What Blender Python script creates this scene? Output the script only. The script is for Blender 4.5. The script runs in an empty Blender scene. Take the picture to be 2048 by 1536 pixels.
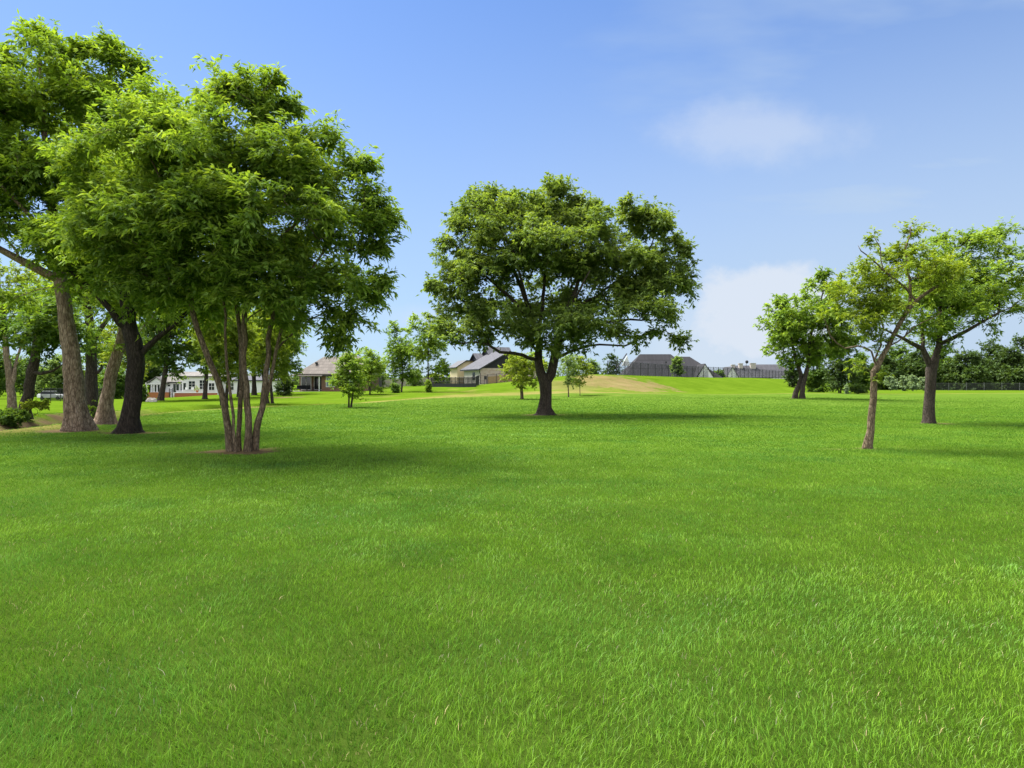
import bpy, math, random
import numpy as np
from mathutils import Vector, Matrix

SC = bpy.context.scene
COL = SC.collection
R = math.radians

# ------------------------------------------------------------------ camera, sky, sun, exposure
CAM_H, FPX = 1.6, 1360.0            # eye height in metres, focal length in photo pixels (2048 wide)
cam_d = bpy.data.cameras.new("camera")
cam = bpy.data.objects.new("camera", cam_d); COL.objects.link(cam)
cam.location = (0, 0, CAM_H); cam.rotation_euler = (R(90), 0, 0)
cam_d.sensor_width = 36.0; cam_d.lens = 36.0 * FPX / 2048.0
cam_d.clip_start = 0.05; cam_d.clip_end = 9000
SC.camera = cam
SC.view_settings.view_transform = 'Standard'; SC.view_settings.look = 'None'
SC.view_settings.gamma = 1.0; SC.view_settings.exposure = 1.88
SC.cycles.max_bounces = 6; SC.cycles.diffuse_bounces = 3; SC.cycles.transmission_bounces = 4
SC.cycles.transparent_max_bounces = 12; SC.cycles.caustics_reflective = False; SC.cycles.caustics_refractive = False
SC.cycles.sample_clamp_indirect = 4.0

SUN_EL, SUN_AZ = R(60), R(-48)      # azimuth measured from +Y towards +X (hazy sun beyond the trees, shadows fall towards the camera)
sun_d = bpy.data.lights.new("sun", 'SUN'); sun_d.energy = 4.8; sun_d.angle = R(38.0); sun_d.color = (1.0, 0.955, 0.88)
sun = bpy.data.objects.new("sun", sun_d); COL.objects.link(sun)
sdir = Vector((math.sin(SUN_AZ) * math.cos(SUN_EL), math.cos(SUN_AZ) * math.cos(SUN_EL), math.sin(SUN_EL)))
sun.rotation_euler = sdir.to_track_quat('Z', 'Y').to_euler(); sun.location = (0, 0, 60)

class NT:
    """small helper to write node trees"""
    def __init__(s, tree): s.t = tree; s.n = tree.nodes; s.l = tree.links
    def node(s, typ, **kw):
        nd = s.n.new(typ)
        for k, v in kw.items():
            if k.startswith('i_'): s.set(nd.inputs[k[2:].replace('_', ' ')], v)
            else: setattr(nd, k, v)
        return nd
    def set(s, sock, v):
        if hasattr(v, 'is_linked') or hasattr(v, 'links'): s.l.new(v, sock)
        else: sock.default_value = v
    def math(s, op, a, b=0.0, c=None, clamp=False):
        nd = s.n.new('ShaderNodeMath'); nd.operation = op; nd.use_clamp = clamp
        s.set(nd.inputs[0], a); s.set(nd.inputs[1], b)
        if c is not None: s.set(nd.inputs[2], c)
        return nd.outputs[0]
    def mix(s, f, a, b, blend='MIX'):
        nd = s.n.new('ShaderNodeMix'); nd.data_type = 'RGBA'; nd.blend_type = blend
        s.set(nd.inputs[0], f); s.set(nd.inputs[6], a); s.set(nd.inputs[7], b)
        return nd.outputs[2]
    def ramp(s, f, stops):
        nd = s.n.new('ShaderNodeValToRGB'); s.set(nd.inputs[0], f)
        cr = nd.color_ramp
        while len(cr.elements) < len(stops): cr.elements.new(0.5)
        for e, (p, c) in zip(cr.elements, stops):
            e.position = p; e.color = c if len(c) == 4 else (*c, 1)
        return nd.outputs[0]
    def mrange(s, v, a, b, c=0.0, d=1.0, smooth=True):
        nd = s.n.new('ShaderNodeMapRange'); nd.interpolation_type = 'SMOOTHSTEP' if smooth else 'LINEAR'
        s.set(nd.inputs[0], v); nd.inputs[1].default_value = a; nd.inputs[2].default_value = b
        nd.inputs[3].default_value = c; nd.inputs[4].default_value = d
        return nd.outputs[0]
    def noise(s, vec, scale, detail=4, rough=0.55, out=0):
        nd = s.n.new('ShaderNodeTexNoise'); s.l.new(vec, nd.inputs['Vector'])
        nd.inputs['Scale'].default_value = scale; nd.inputs['Detail'].default_value = detail
        nd.inputs['Roughness'].default_value = rough
        return nd.outputs[out]
    def mapping(s, vec, scale=(1, 1, 1), loc=(0, 0, 0), rot=(0, 0, 0)):
        nd = s.n.new('ShaderNodeMapping'); s.l.new(vec, nd.inputs[0])
        nd.inputs['Scale'].default_value = scale; nd.inputs['Location'].default_value = loc; nd.inputs['Rotation'].default_value = rot
        return nd.outputs[0]

W = bpy.data.worlds.new("World"); SC.world = W; W.use_nodes = True
W.node_tree.nodes.clear()
w = NT(W.node_tree)
tc = w.node('ShaderNodeTexCoord')
skyt = w.node('ShaderNodeTexSky'); skyt.sky_type = 'NISHITA'; skyt.sun_disc = False
skyt.sun_elevation = SUN_EL; skyt.sun_rotation = SUN_AZ
skyt.altitude = 150; skyt.air_density = 1.0; skyt.dust_density = 0.6; skyt.ozone_density = 2.5
sep = w.node('ShaderNodeSeparateXYZ'); w.l.new(tc.outputs['Generated'], sep.inputs[0])
dx, dy, dz = sep.outputs
# high thin cloud: noise on a flat layer overhead, thicker towards the right (+X) and low down
zz = w.math('ADD', w.math('MAXIMUM', dz, 0.0), 0.12)
cv = w.node('ShaderNodeCombineXYZ'); w.set(cv.inputs[0], w.math('DIVIDE', dx, zz)); w.set(cv.inputs[1], w.math('DIVIDE', dy, zz))
n1 = w.noise(w.mapping(cv.outputs[0], (0.55, 1.1, 1), (2.3, 0.7, 0), (0, 0, R(25))), 0.9, 6, 0.55)
n1 = w.mrange(n1, 0.38, 0.68)
side = w.mrange(dx, -0.25, 0.55)
cirrus = w.math('MULTIPLY', w.math('MULTIPLY', n1, side), 0.85)
lowhaze = w.math('MULTIPLY', w.mrange(dz, 0.62, 0.02), w.math('ADD', w.math('MULTIPLY', side, 0.30), 0.66))
# the cumulus bank low on the right and soft ones round it
def puff(az, el, raz, rel, nscale, soft, seed, amp=-1.7):
    a = w.math('DIVIDE', dx, w.math('MAXIMUM', dy, 0.05))
    e = w.math('DIVIDE', dz, w.math('MAXIMUM', dy, 0.05))
    nz = w.noise(w.mapping(tc.outputs['Generated'], (1, 1, 1.3), (seed, 0, 0)), nscale, 6, 0.6)
    u = w.math('DIVIDE', w.math('SUBTRACT', a, az), raz); v = w.math('DIVIDE', w.math('SUBTRACT', e, el), rel)
    d = w.math('SQRT', w.math('ADD', w.math('MULTIPLY', u, u), w.math('MULTIPLY', v, v)))
    d = w.math('ADD', d, w.math('MULTIPLY', w.math('SUBTRACT', nz, 0.5), amp))
    return w.math('MULTIPLY', w.mrange(d, 1.0, 1.0 - soft), w.mrange(dy, 0.0, 0.1))
p1 = w.math('MULTIPLY', puff(0.385, 0.105, 0.125, 0.085, 7.0, 0.45, 1.0, -2.3), 0.85)
p2 = w.math('MULTIPLY', puff(0.36, 0.375, 0.20, 0.055, 4.0, 1.0, 4.0, -3.0), 0.42)
p3 = w.math('MULTIPLY', puff(0.30, 0.05, 0.16, 0.10, 4.0, 0.9, 7.0), 0.50)
p4 = w.math('MULTIPLY', puff(-0.12, 0.10, 0.08, 0.03, 5.0, 1.0, 9.0), 0.40)
haz = w.math('MAXIMUM', cirrus, lowhaze, clamp=True)
cum = w.math('MAXIMUM', w.math('MAXIMUM', p1, p2), w.math('MAXIMUM', p3, p4), clamp=True)
tint = w.mix(1.0, skyt.outputs[0], (0.56, 0.74, 1.00, 1), 'MULTIPLY')
skycol = w.mix(haz, tint, (2.95, 3.70, 4.65, 1))
skycol = w.mix(cum, skycol, (4.1, 4.45, 5.0, 1))
# added fill light, shaped as unseen broken cloud behind the camera
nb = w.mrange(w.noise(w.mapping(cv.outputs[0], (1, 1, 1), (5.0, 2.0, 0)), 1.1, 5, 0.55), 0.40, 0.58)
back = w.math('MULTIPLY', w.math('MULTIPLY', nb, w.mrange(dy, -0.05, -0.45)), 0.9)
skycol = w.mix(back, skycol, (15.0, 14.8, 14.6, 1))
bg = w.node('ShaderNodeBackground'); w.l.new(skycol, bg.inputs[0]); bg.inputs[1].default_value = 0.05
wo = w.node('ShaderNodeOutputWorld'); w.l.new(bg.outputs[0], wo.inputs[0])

# ------------------------------------------------------------------ numeric helpers
rng = np.random.default_rng(7)
def sstep(a, b, x):
    t = np.clip((x - a) / (b - a), 0, 1); return t * t * (3 - 2 * t)
_tab = np.random.default_rng(3).random((256, 256))
def vnoise(x, y):
    xi = np.floor(x).astype(int); yi = np.floor(y).astype(int)
    fx = x - xi; fy = y - yi; fx = fx * fx * (3 - 2 * fx); fy = fy * fy * (3 - 2 * fy)
    a = _tab[xi % 256, yi % 256]; b = _tab[(xi + 1) % 256, yi % 256]
    c = _tab[xi % 256, (yi + 1) % 256]; d = _tab[(xi + 1) % 256, (yi + 1) % 256]
    return (a * (1 - fx) + b * fx) * (1 - fy) + (c * (1 - fx) + d * fx) * fy
def fbm(x, y, o=4):
    s = 0; am = 0.5; t = 0
    for i in range(o):
        s = s + am * vnoise(x * 2 ** i + 17.3 * i, y * 2 ** i + 5.1 * i); t += am; am *= 0.5
    return s / t
def at(px, py, D):
    return Vector(((px - 1024) / FPX * D, D, CAM_H - (py - 768) / FPX * D))

# ------------------------------------------------------------------ terrain
CP = [(x, y, 0.0) for x in (-12, 0, 12, 24) for y in (2, 12, 22, 32, 44)] + [(-16, y, -0.02) for y in (5, 15, 25, 35, 45)]
CP += [(-34, 10, -0.45), (-34, 25, -0.5), (-30, 42, -0.5), (-40, 60, -0.5), (45, 30, 0.0), (60, 60, 0.1)]
for px, py, D in [(110, 802, 85), (30, 812, 62), (340, 797, 125), (300, 803, 116), (430, 796, 122), (640, 783, 106), (560, 791, 92), (700, 815, 46),
                  (857, 784, 95), (790, 785, 95), (950, 778, 105), (870, 776, 105), (990, 776, 122), (1050, 798, 64), (1137, 794, 72),
                  (1280, 786, 84), (1440, 788, 86), (1590, 785, 98), (1597, 797, 60), (1700, 786, 118), (1870, 781, 178), (2040, 781, 178),
                  (2000, 802, 60), (1800, 790, 92), (200, 790, 160), (0, 795, 140), (640, 776, 150), (1000, 773, 170), (450, 812, 60), (510, 805, 66)]:
    p = at(px, py, D); CP.append((p.x, p.y, p.z))
for x in (-300, -120, 0, 150, 300):
    for y in (260, 420): CP.append((x, y, 0.4))
CPA = np.array(CP)
CR0, CRD = np.array([14.0, 110.0]), np.array([70.0, 95.0]); CRD = CRD / np.linalg.norm(CRD)
CRN = np.array([CRD[1], -CRD[0]])
def lipx(Y): return -18.6 + 1.0 * np.sin(Y * 0.11) + 0.5 * np.sin(Y * 0.29 + 1)
def H(X, Y):
    X = np.asarray(X, float); Y = np.asarray(Y, float)
    sw = np.zeros_like(X); sz = np.zeros_like(X)
    for cx, cy, cz in CPA:
        wgt = 1.0 / ((X - cx) ** 2 + (Y - cy) ** 2 + 20.0) ** 2
        sw += wgt; sz += wgt * cz
    z = sz / sw
    # swale lip along the left
    d = X - lipx(Y)
    fade = sstep(70, 48, Y)
    z = z - 0.34 * fade * np.exp(-((d + 1.6) / 1.1) ** 2) + 0.24 * fade * sstep(-2.2, -3.4, d) * sstep(-22, -5, d) + 0.06 * fade * np.exp(-((d - 0.6) / 0.9) ** 2)
    # berm
    s = (X - CR0[0]) * CRN[0] + (Y - CR0[1]) * CRN[1]
    t = (X - CR0[0]) * CRD[0] + (Y - CR0[1]) * CRD[1]
    wdt = 15 + 8 * sstep(0, 40, t)
    prof = np.where(s > 0, sstep(1, 0, np.clip(s / wdt, 0, 1)), 1 - 0.75 * sstep(0, 24, -s))
    amp = (2.55 + 0.55 * sstep(0, 110, t)) * sstep(-26, 2, t) * sstep(165, 110, t)
    z = z + amp * prof
    z = z + 0.10 * (fbm(X * 0.12, Y * 0.12, 3) - 0.5) * sstep(5, 25, Y)
    return z
def h1(x, y): return float(H(np.array([x]), np.array([y]))[0])
def gat(px, py):
    """ground point seen at a photo pixel"""
    D = np.arange(2, 420, 0.1)
    X = (px - 1024) / FPX * D; Z = CAM_H - (py - 768) / FPX * D
    hh = H(X, D); k = np.argmax(Z <= hh)
    if Z[k] > hh[k]: k = len(D) - 1
    return Vector((X[k], D[k], hh[k]))
def gon(px, D):
    x = (px - 1024) / FPX * D
    return Vector((x, D, h1(x, D)))

# ------------------------------------------------------------------ materials
def mat(name):
    m = bpy.data.materials.new(name); m.use_nodes = True; m.node_tree.nodes.clear()
    return m, NT(m.node_tree)
def out(t, sh, disp=None):
    o = t.node('ShaderNodeOutputMaterial'); t.l.new(sh, o.inputs[0])
def bsdf(t, col, rough=0.8, spec=0.3, normal=None, metal=0.0):
    b = t.node('ShaderNodeBsdfPrincipled')
    t.set(b.inputs['Base Color'], col); t.set(b.inputs['Roughness'], rough); b.inputs['Specular IOR Level'].default_value = spec
    b.inputs['Metallic'].default_value = metal
    if normal is not None: t.l.new(normal, b.inputs['Normal'])
    return b.outputs[0]
def bump(t, h, strength=0.4, dist=0.02):
    b = t.node('ShaderNodeBump'); b.inputs['Strength'].default_value = strength; b.inputs['Distance'].default_value = dist
    t.l.new(h, b.inputs['Height']); return b.outputs[0]
def leaf_mat(name, dark, mid, light, trans=0.45, gloss=0.012):
    m, t = mat(name)
    a = t.node('ShaderNodeAttribute', attribute_name='tint')
    c = t.ramp(a.outputs['Fac'], [(0.0, dark), (0.5, mid), (1.0, light)])
    geo = t.node('ShaderNodeNewGeometry'); vm = t.node('ShaderNodeVectorMath', operation='MULTIPLY_ADD'); t.l.new(geo.outputs['Normal'], vm.inputs[0]); vm.inputs[1].default_value = (0.75, 0.75, 0.75); vm.inputs[2].default_value = (0, 0, 0.55)
    vn = t.node('ShaderNodeVectorMath', operation='NORMALIZE'); t.l.new(vm.outputs[0], vn.inputs[0])
    d = t.node('ShaderNodeBsdfDiffuse'); t.l.new(c, d.inputs[0]); t.l.new(vn.outputs[0], d.inputs['Normal'])
    tr = t.node('ShaderNodeBsdfTranslucent'); t.l.new(t.mix(1.0, c, (1.25, 1.2, 0.5, 1), 'MULTIPLY'), tr.inputs[0])
    mx = t.node('ShaderNodeMixShader'); mx.inputs[0].default_value = trans
    t.l.new(d.outputs[0], mx.inputs[1]); t.l.new(tr.outputs[0], mx.inputs[2])
    g = t.node('ShaderNodeBsdfGlossy'); g.inputs['Roughness'].default_value = 0.55; g.inputs[0].default_value = (0.9, 0.95, 1, 1)
    m2 = t.node('ShaderNodeMixShader'); m2.inputs[0].default_value = gloss
    t.l.new(mx.outputs[0], m2.inputs[1]); t.l.new(g.outputs[0], m2.inputs[2])
    out(t, m2.outputs[0]); return m
def bark_mat(name, c0, c1, c2, sc=1.0):
    m, t = mat(name); tcn = t.node('ShaderNodeTexCoord')
    v = t.mapping(tcn.outputs['Object'], (9 * sc, 9 * sc, 2.2 * sc))
    n = t.noise(v, 1.6, 6, 0.65); vo = t.node('ShaderNodeTexVoronoi'); vo.feature = 'DISTANCE_TO_EDGE'
    t.l.new(t.mapping(tcn.outputs['Object'], (14 * sc, 14 * sc, 3.5 * sc)), vo.inputs[0]); vo.inputs['Scale'].default_value = 1.2
    cr = t.mrange(vo.outputs['Distance'], 0.0, 0.18)
    big = t.noise(tcn.outputs['Object'], 1.3 * sc, 3)
    c = t.ramp(n, [(0.3, c0), (0.5, c1), (0.72, c2)])
    c = t.mix(t.mrange(big, 0.45, 0.7, 0, 0.5), c, (*[k * 0.6 for k in c1], 1))
    c = t.mix(t.math('MULTIPLY', t.math('SUBTRACT', 1.0, cr), 0.55), c, (*[k * 0.5 for k in c0], 1))
    hh = t.math('ADD', t.math('MULTIPLY', cr, 0.6), n)
    out(t, bsdf(t, c, 0.9, 0.15, bump(t, hh, 0.8, 0.03))); return m
def plain(name, col, rough=0.6, spec=0.3, var=0.12, scale=3.0, metal=0.0):
    m, t = mat(name); tcn = t.node('ShaderNodeTexCoord')
    n = t.noise(tcn.outputs['Object'], scale, 5, 0.6)
    c = t.mix(n, (*[k * (1 - var) for k in col], 1), (*[min(1, k * (1 + var)) for k in col], 1))
    out(t, bsdf(t, c, rough, spec, None, metal)); return m

LEAF = {
 'fresh':  leaf_mat('leaf_fresh',  (0.0773, 0.1467, 0.0169), (0.1624, 0.2643, 0.0260), (0.2778, 0.3842, 0.0377)),
 'ash':    leaf_mat('leaf_ash',    (0.0706, 0.1378, 0.0195), (0.1478, 0.2419, 0.0286), (0.2632, 0.3595, 0.0429)),
 'deep':   leaf_mat('leaf_deep',   (0.041, 0.091, 0.015), (0.083, 0.154, 0.021), (0.152, 0.236, 0.031)),
 'oak':    leaf_mat('leaf_oak',    (0.064, 0.110, 0.024), (0.129, 0.196, 0.035), (0.213, 0.282, 0.051)),
 'lime':   leaf_mat('leaf_lime',   (0.1112, 0.1760, 0.0150), (0.2009, 0.2702, 0.0230), (0.2981, 0.3511, 0.0390)),
 'dark':   leaf_mat('leaf_dark',   (0.0213, 0.0442, 0.0099), (0.0416, 0.0756, 0.0135), (0.0756, 0.1215, 0.0198), 0.3),
 'wood':   leaf_mat('leaf_wood',   (0.0257, 0.0524, 0.0112), (0.0476, 0.0866, 0.0160), (0.0842, 0.1300, 0.0208), 0.3),
 'pale':   leaf_mat('leaf_pale',   (0.117, 0.171, 0.083), (0.172, 0.250, 0.121), (0.248, 0.328, 0.165), 0.3),
 'willow': leaf_mat('leaf_willow', (0.094, 0.156, 0.033), (0.145, 0.228, 0.050), (0.207, 0.292, 0.066), 0.35),
}
BARK = {
 'brown': bark_mat('bark_brown', (0.085, 0.058, 0.040), (0.23, 0.165, 0.115), (0.44, 0.35, 0.265)),
 'grey':  bark_mat('bark_grey', (0.055, 0.039, 0.024), (0.155, 0.113, 0.072), (0.31, 0.245, 0.165), 1.5),
 'black': bark_mat('bark_black', (0.016, 0.012, 0.010), (0.035, 0.027, 0.021), (0.065, 0.052, 0.042)),
 'dark':  bark_mat('bark_dark', (0.026, 0.020, 0.016), (0.058, 0.045, 0.036), (0.11, 0.088, 0.070), 1.2),
}

# ------------------------------------------------------------------ object helpers
def props(o, label=None, cat=None, group=None, kind=None):
    if label: o['label'] = label
    if cat: o['category'] = cat
    if group: o['group'] = group
    if kind: o['kind'] = kind
    return o
def empty(name, loc, label, cat, group=None, rz=0.0):
    o = bpy.data.objects.new(name, None); COL.objects.link(o)
    o.location = loc; o.rotation_euler = (0, 0, rz); o.empty_display_size = 0.3
    return props(o, label, cat, group)
def link_mesh(name, me, m, parent=None):
    o = bpy.data.objects.new(name, me); COL.objects.link(o)
    if m is not None and len(me.materials) == 0: me.materials.append(m)
    if parent is not None: o.parent = parent
    return o
def np_mesh(name, V, F, m=None, parent=None, smooth=False, face_attr=None, tris=None):
    """V (n,3); F (k,4) quads; tris (k,3)"""
    me = bpy.data.meshes.new(name)
    V = np.asarray(V, np.float32); me.vertices.add(len(V)); me.vertices.foreach_set('co', V.ravel())
    parts = []; tot = []
    if F is not None and len(F): parts.append(np.asarray(F, np.int32).ravel()); tot.append(np.full(len(F), 4, np.int32))
    if tris is not None and len(tris): parts.append(np.asarray(tris, np.int32).ravel()); tot.append(np.full(len(tris), 3, np.int32))
    li = np.concatenate(parts); tt = np.concatenate(tot); st = np.concatenate(([0], np.cumsum(tt)[:-1])).astype(np.int32)
    me.loops.add(len(li)); me.loops.foreach_set('vertex_index', li)
    me.polygons.add(len(tt)); me.polygons.foreach_set('loop_start', st)
    if smooth: me.polygons.foreach_set('use_smooth', np.ones(len(tt), bool))
    if face_attr:
        for k, a in face_attr.items():
            at_ = me.attributes.new(k, 'FLOAT', 'FACE'); at_.data.foreach_set('value', np.asarray(a, np.float32))
    me.update(calc_edges=True); me.validate()
    return link_mesh(name, me, m, parent)

class MB:
    """collects solids into one mesh"""
    def __init__(s): s.v = []; s.f = []
    def poly(s, pts):
        b = len(s.v); s.v += [tuple(p) for p in pts]; s.f.append(tuple(range(b, b + len(pts))))
    def box(s, x0, x1, y0, y1, z0, z1):
        b = len(s.v)
        s.v += [(x0, y0, z0), (x1, y0, z0), (x1, y1, z0), (x0, y1, z0), (x0, y0, z1), (x1, y0, z1), (x1, y1, z1), (x0, y1, z1)]
        s.f += [tuple(b + i for i in q) for q in ((0, 3, 2, 1), (4, 5, 6, 7), (0, 1, 5, 4), (1, 2, 6, 5), (2, 3, 7, 6), (3, 0, 4, 7))]
    def prism(s, pts, n, d):
        """extrude polygon pts along vector n*d"""
        k = len(pts); b = len(s.v); n = Vector(n) * d
        s.v += [tuple(p) for p in pts] + [tuple(Vector(p) + n) for p in pts]
        s.f.append(tuple(range(b + k - 1, b - 1, -1))); s.f.append(tuple(range(b + k, b + 2 * k)))
        for i in range(k): j = (i + 1) % k; s.f.append((b + i, b + j, b + k + j, b + k + i))
    def rod(s, a, c, r, n=6):
        a = Vector(a); c = Vector(c); d = (c - a).normalized()
        u = d.orthogonal().normalized(); v = d.cross(u); b = len(s.v)
        for p in (a, c):
            for i in range(n):
                t = 2 * math.pi * i / n; s.v.append(tuple(p + (u * math.cos(t) + v * math.sin(t)) * r))
        for i in range(n): j = (i + 1) % n; s.f.append((b + i, b + j, b + n + j, b + n + i))
        s.f.append(tuple(range(b + n - 1, b - 1, -1))); s.f.append(tuple(range(b + n, b + 2 * n)))
    def lathe(s, prof, c=(0, 0, 0), n=12, axis='z'):
        b = len(s.v)
        for r, h in prof:
            for i in range(n):
                t = 2 * math.pi * i / n
                p = (r * math.cos(t), r * math.sin(t), h) if axis == 'z' else (r * math.cos(t), h, r * math.sin(t))
                s.v.append((p[0] + c[0], p[1] + c[1], p[2] + c[2]))
        for k in range(len(prof) - 1):
            for i in range(n):
                j = (i + 1) % n; s.f.append((b + k * n + i, b + k * n + j, b + (k + 1) * n + j, b + (k + 1) * n + i))
        s.f.append(tuple(b + i for i in range(n - 1, -1, -1))); s.f.append(tuple(b + (len(prof) - 1) * n + i for i in range(n)))
    def build(s, name, m, parent=None, bevel=0.0):
        me = bpy.data.meshes.new(name); me.from_pydata(s.v, [], s.f); me.update()
        o = link_mesh(name, me, m, parent)
        if bevel:
            md = o.modifiers.new('bevel', 'BEVEL'); md.width = bevel; md.segments = 2; md.limit_method = 'ANGLE'
        return o

# ------------------------------------------------------------------ ground sheet
def axis_pts(lo, hi, step, far, g=1.16):
    a = list(np.arange(lo, hi + 1e-6, step)); s = step; x = hi
    while x < far: s *= g; x += s; a.append(x)
    s = step; x = lo
    while x > -far: s *= g; x -= s; a.insert(0, x)
    return np.array(a)
gx = axis_pts(-30, 30, 0.3, 2500, 1.11)
gy = np.concatenate((-np.array([1500, 600, 250, 100, 50, 25, 12, 6, 3, 1.5]), np.arange(0, 45, 0.3), np.arange(45, 130, 0.6)))
yy = 130.0; st_ = 0.8; tmp = []
while yy < 4500: tmp.append(yy); st_ *= 1.05; yy += st_
gy = np.concatenate((gy, tmp))
GX, GY = np.meshgrid(gx, gy)
GZ = H(GX.ravel(), GY.ravel()).reshape(GX.shape)
nx, ny = len(gx), len(gy)
V = np.stack((GX.ravel(), GY.ravel(), GZ.ravel()), 1)
ii = np.arange(nx * ny).reshape(ny, nx)
F = np.stack((ii[:-1, :-1].ravel(), ii[:-1, 1:].ravel(), ii[1:, 1:].ravel(), ii[1:, :-1].ravel()), 1)

BAND = np.array([(-18.5, 42), (-17.5, 50), (-14.5, 60), (-11, 68), (-6.5, 76), (-1.5, 84), (6, 88), (12, 87), (18, 84), (27, 84), (44, 94), (60, 102), (85, 112), (130, 120)], float)
BW = np.array([0.5, 0.5, 0.9, 2.0, 3.2, 4.2, 4.5, 4.0, 2.2, 1.1, 0.8, 1.3, 2.0, 2.0])
def band(X, Y):
    best = np.full(X.shape, 1e9); wb = np.ones(X.shape)
    for k in range(len(BAND) - 1):
        a, b = BAND[k], BAND[k + 1]; d = b - a; L2 = d @ d
        t = np.clip(((X - a[0]) * d[0] + (Y - a[1]) * d[1]) / L2, 0, 1)
        q = np.hypot(X - a[0] - t * d[0], Y - a[1] - t * d[1]); ww = BW[k] * (1 - t) + BW[k + 1] * t
        r = q / ww; m_ = r < best; best = np.where(m_, r, best); wb = np.where(m_, ww, wb)
    return best
RINGS = []      # (x, y, rx, ry, amount) bare patches round the trunks, filled below before the sheet is made
def ring(px, py, rx, ry, am=1.0, dx=0.0, dy=0.0):
    p = gat(px, py); RINGS.append((p.x + dx, p.y + dy, rx, ry, am))
ring(482, 905, 0.85, 0.62, 1.0, -0.2, 0.1); ring(152, 862, 1.3, 0.9, 1.0); ring(257, 866, 1.2, 0.7, 0.65, 0.2); ring(208, 848, 1.0, 0.8, 0.8); ring(183, 838, 1.0, 0.9, .7)
ring(1090, 830, 1.15, 0.75, 0.75); ring(1735, 898, 0.3, 0.28, 0.5, 0.05, 0.1); ring(1858, 847, 0.8, 0.5, 0.65, 0.2, -0.1); ring(1665, 899, 0.4, 0.25, 0.4); ring(1597, 797, 1.0, 0.8, 0.5)
ring(570, 795, 2.2, 1.5, 0.8); ring(700, 815, 0.5, 0.4, .6); ring(1050, 798, .6, .5, .6); ring(535, 898, 0.35, 0.3, 0.6)
def zones(X, Y):
    nA = fbm(X * 0.35, Y * 0.35, 4); nB = fbm(X * 1.7 + 40, Y * 1.7, 4); nC = fbm(X * 0.09 + 9, Y * 0.09 + 3, 3)
    b = band(X, Y) + (nA - 0.5) * 1.6
    dry = sstep(1.15, 0.35, b) * (0.55 + 0.6 * nA)
    dry = np.clip(dry + 0.55 * sstep(0.60, 0.75, nA) * sstep(62, 80, Y) * sstep(115, 95, Y) * sstep(30, 5, np.abs(X)), 0, 1)
    # far / left lawns are yellower
    yb = np.interp(X, BAND[:, 0], BAND[:, 1])
    lime = np.maximum(sstep(-1.0, 3.0, Y - yb) * (X > -19), sstep(-17.5, -20.5, X - 0.0 * Y))
    # bare soil: swale lip, mound, rings
    d = X - lipx(Y)
    soil = sstep(1.0, 0.45, np.abs(d + 2.6 + (nA - 0.5) * 1.6 + (nB - 0.5) * 1.2) / 0.85) * sstep(46, 32, Y) * sstep(14, 18, Y) * np.clip(2.4 * nB - 0.35, 0, 1)
    dry = np.maximum(dry, 0.9 * sstep(1.8, 0.5, np.abs(d - 0.5 + (nA - 0.5) * 1.6)) * sstep(15, 19, Y) * sstep(30, 25, Y))
    dry = np.maximum(dry, 0.8 * sstep(0.9, 0.25, np.abs(d - 0.5 + (nA - 0.5) * 0.8)) * sstep(24, 30, Y) * sstep(66, 58, Y))
    q = gat(1243, 766)
    mx = ((X - q.x) * CRD[0] + (Y - q.y) * CRD[1]) / 10.0; my = ((X - q.x) * CRN[0] + (Y - q.y) * CRN[1]) / 7.5
    mound = sstep(1.05, 0.75, np.hypot(mx, my) + (nA - 0.5) * 1.1 + (nB - 0.5) * 0.8) * (0.62 + 0.6 * nB)
    q2 = gat(1150, 772)
    mound = np.maximum(mound, 0.55 * sstep(1.1, 0.4, np.hypot((X - q2.x) / 6.5, (Y - q2.y) / 7) + (nA - 0.5) * 1.2))
    for rx_, ry_, ax, ay, am in RINGS:
        soil = np.maximum(soil, am * sstep(1.2, 0.65, np.hypot((X - rx_) / ax, (Y - ry_) / ay) + (nB - 0.5) * 1.5))
    return dry, np.clip(lime, 0, 1), np.clip(soil, 0, 1), mound
gm, t = mat('lawn')
tcn = t.node('ShaderNodeTexCoord'); P = tcn.outputs['Object']
def fat(n_): return t.node('ShaderNodeAttribute', attribute_name=n_).outputs['Fac']
nbig = t.noise(P, 0.09, 3); nmid = t.noise(t.mapping(P, (0.7, 1.3, 1)), 0.5, 6, 0.68); nfin = t.noise(P, 7.0, 6, 0.7); nvf = t.noise(P, 40.0, 4, 0.7)
mixn = t.math('ADD', t.math('MULTIPLY', nmid, 0.55), t.math('ADD', t.math('MULTIPLY', nfin, 0.3), t.math('MULTIPLY', nbig, 0.15)))
green = t.ramp(mixn, [(0.34, (0.0309, 0.0636, 0.0075)), (0.50, (0.0567, 0.1015, 0.0119)), (0.66, (0.0841, 0.1342, 0.0194))])
limec = t.ramp(mixn, [(0.34, (0.0347, 0.0658, 0.0036)), (0.50, (0.0578, 0.1020, 0.0066)), (0.68, (0.0853, 0.1315, 0.0114))])
straw = t.ramp(mixn, [(0.30, (0.0860, 0.0791, 0.0206)), (0.55, (0.1505, 0.1290, 0.0430)), (0.72, (0.1978, 0.1720, 0.0731))])
earth = t.ramp(mixn, [(0.30, (0.0439, 0.0316, 0.0170)), (0.52, (0.1096, 0.0791, 0.0449)), (0.74, (0.2193, 0.1662, 0.0929))])
mnd = t.ramp(mixn, [(0.30, (0.0881, 0.0681, 0.0294)), (0.52, (0.1340, 0.1022, 0.0464)), (0.74, (0.1763, 0.1400, 0.0735))])
c = t.mix(t.mrange(fat('lime'), 0.1, 0.9), green, limec)
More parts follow.
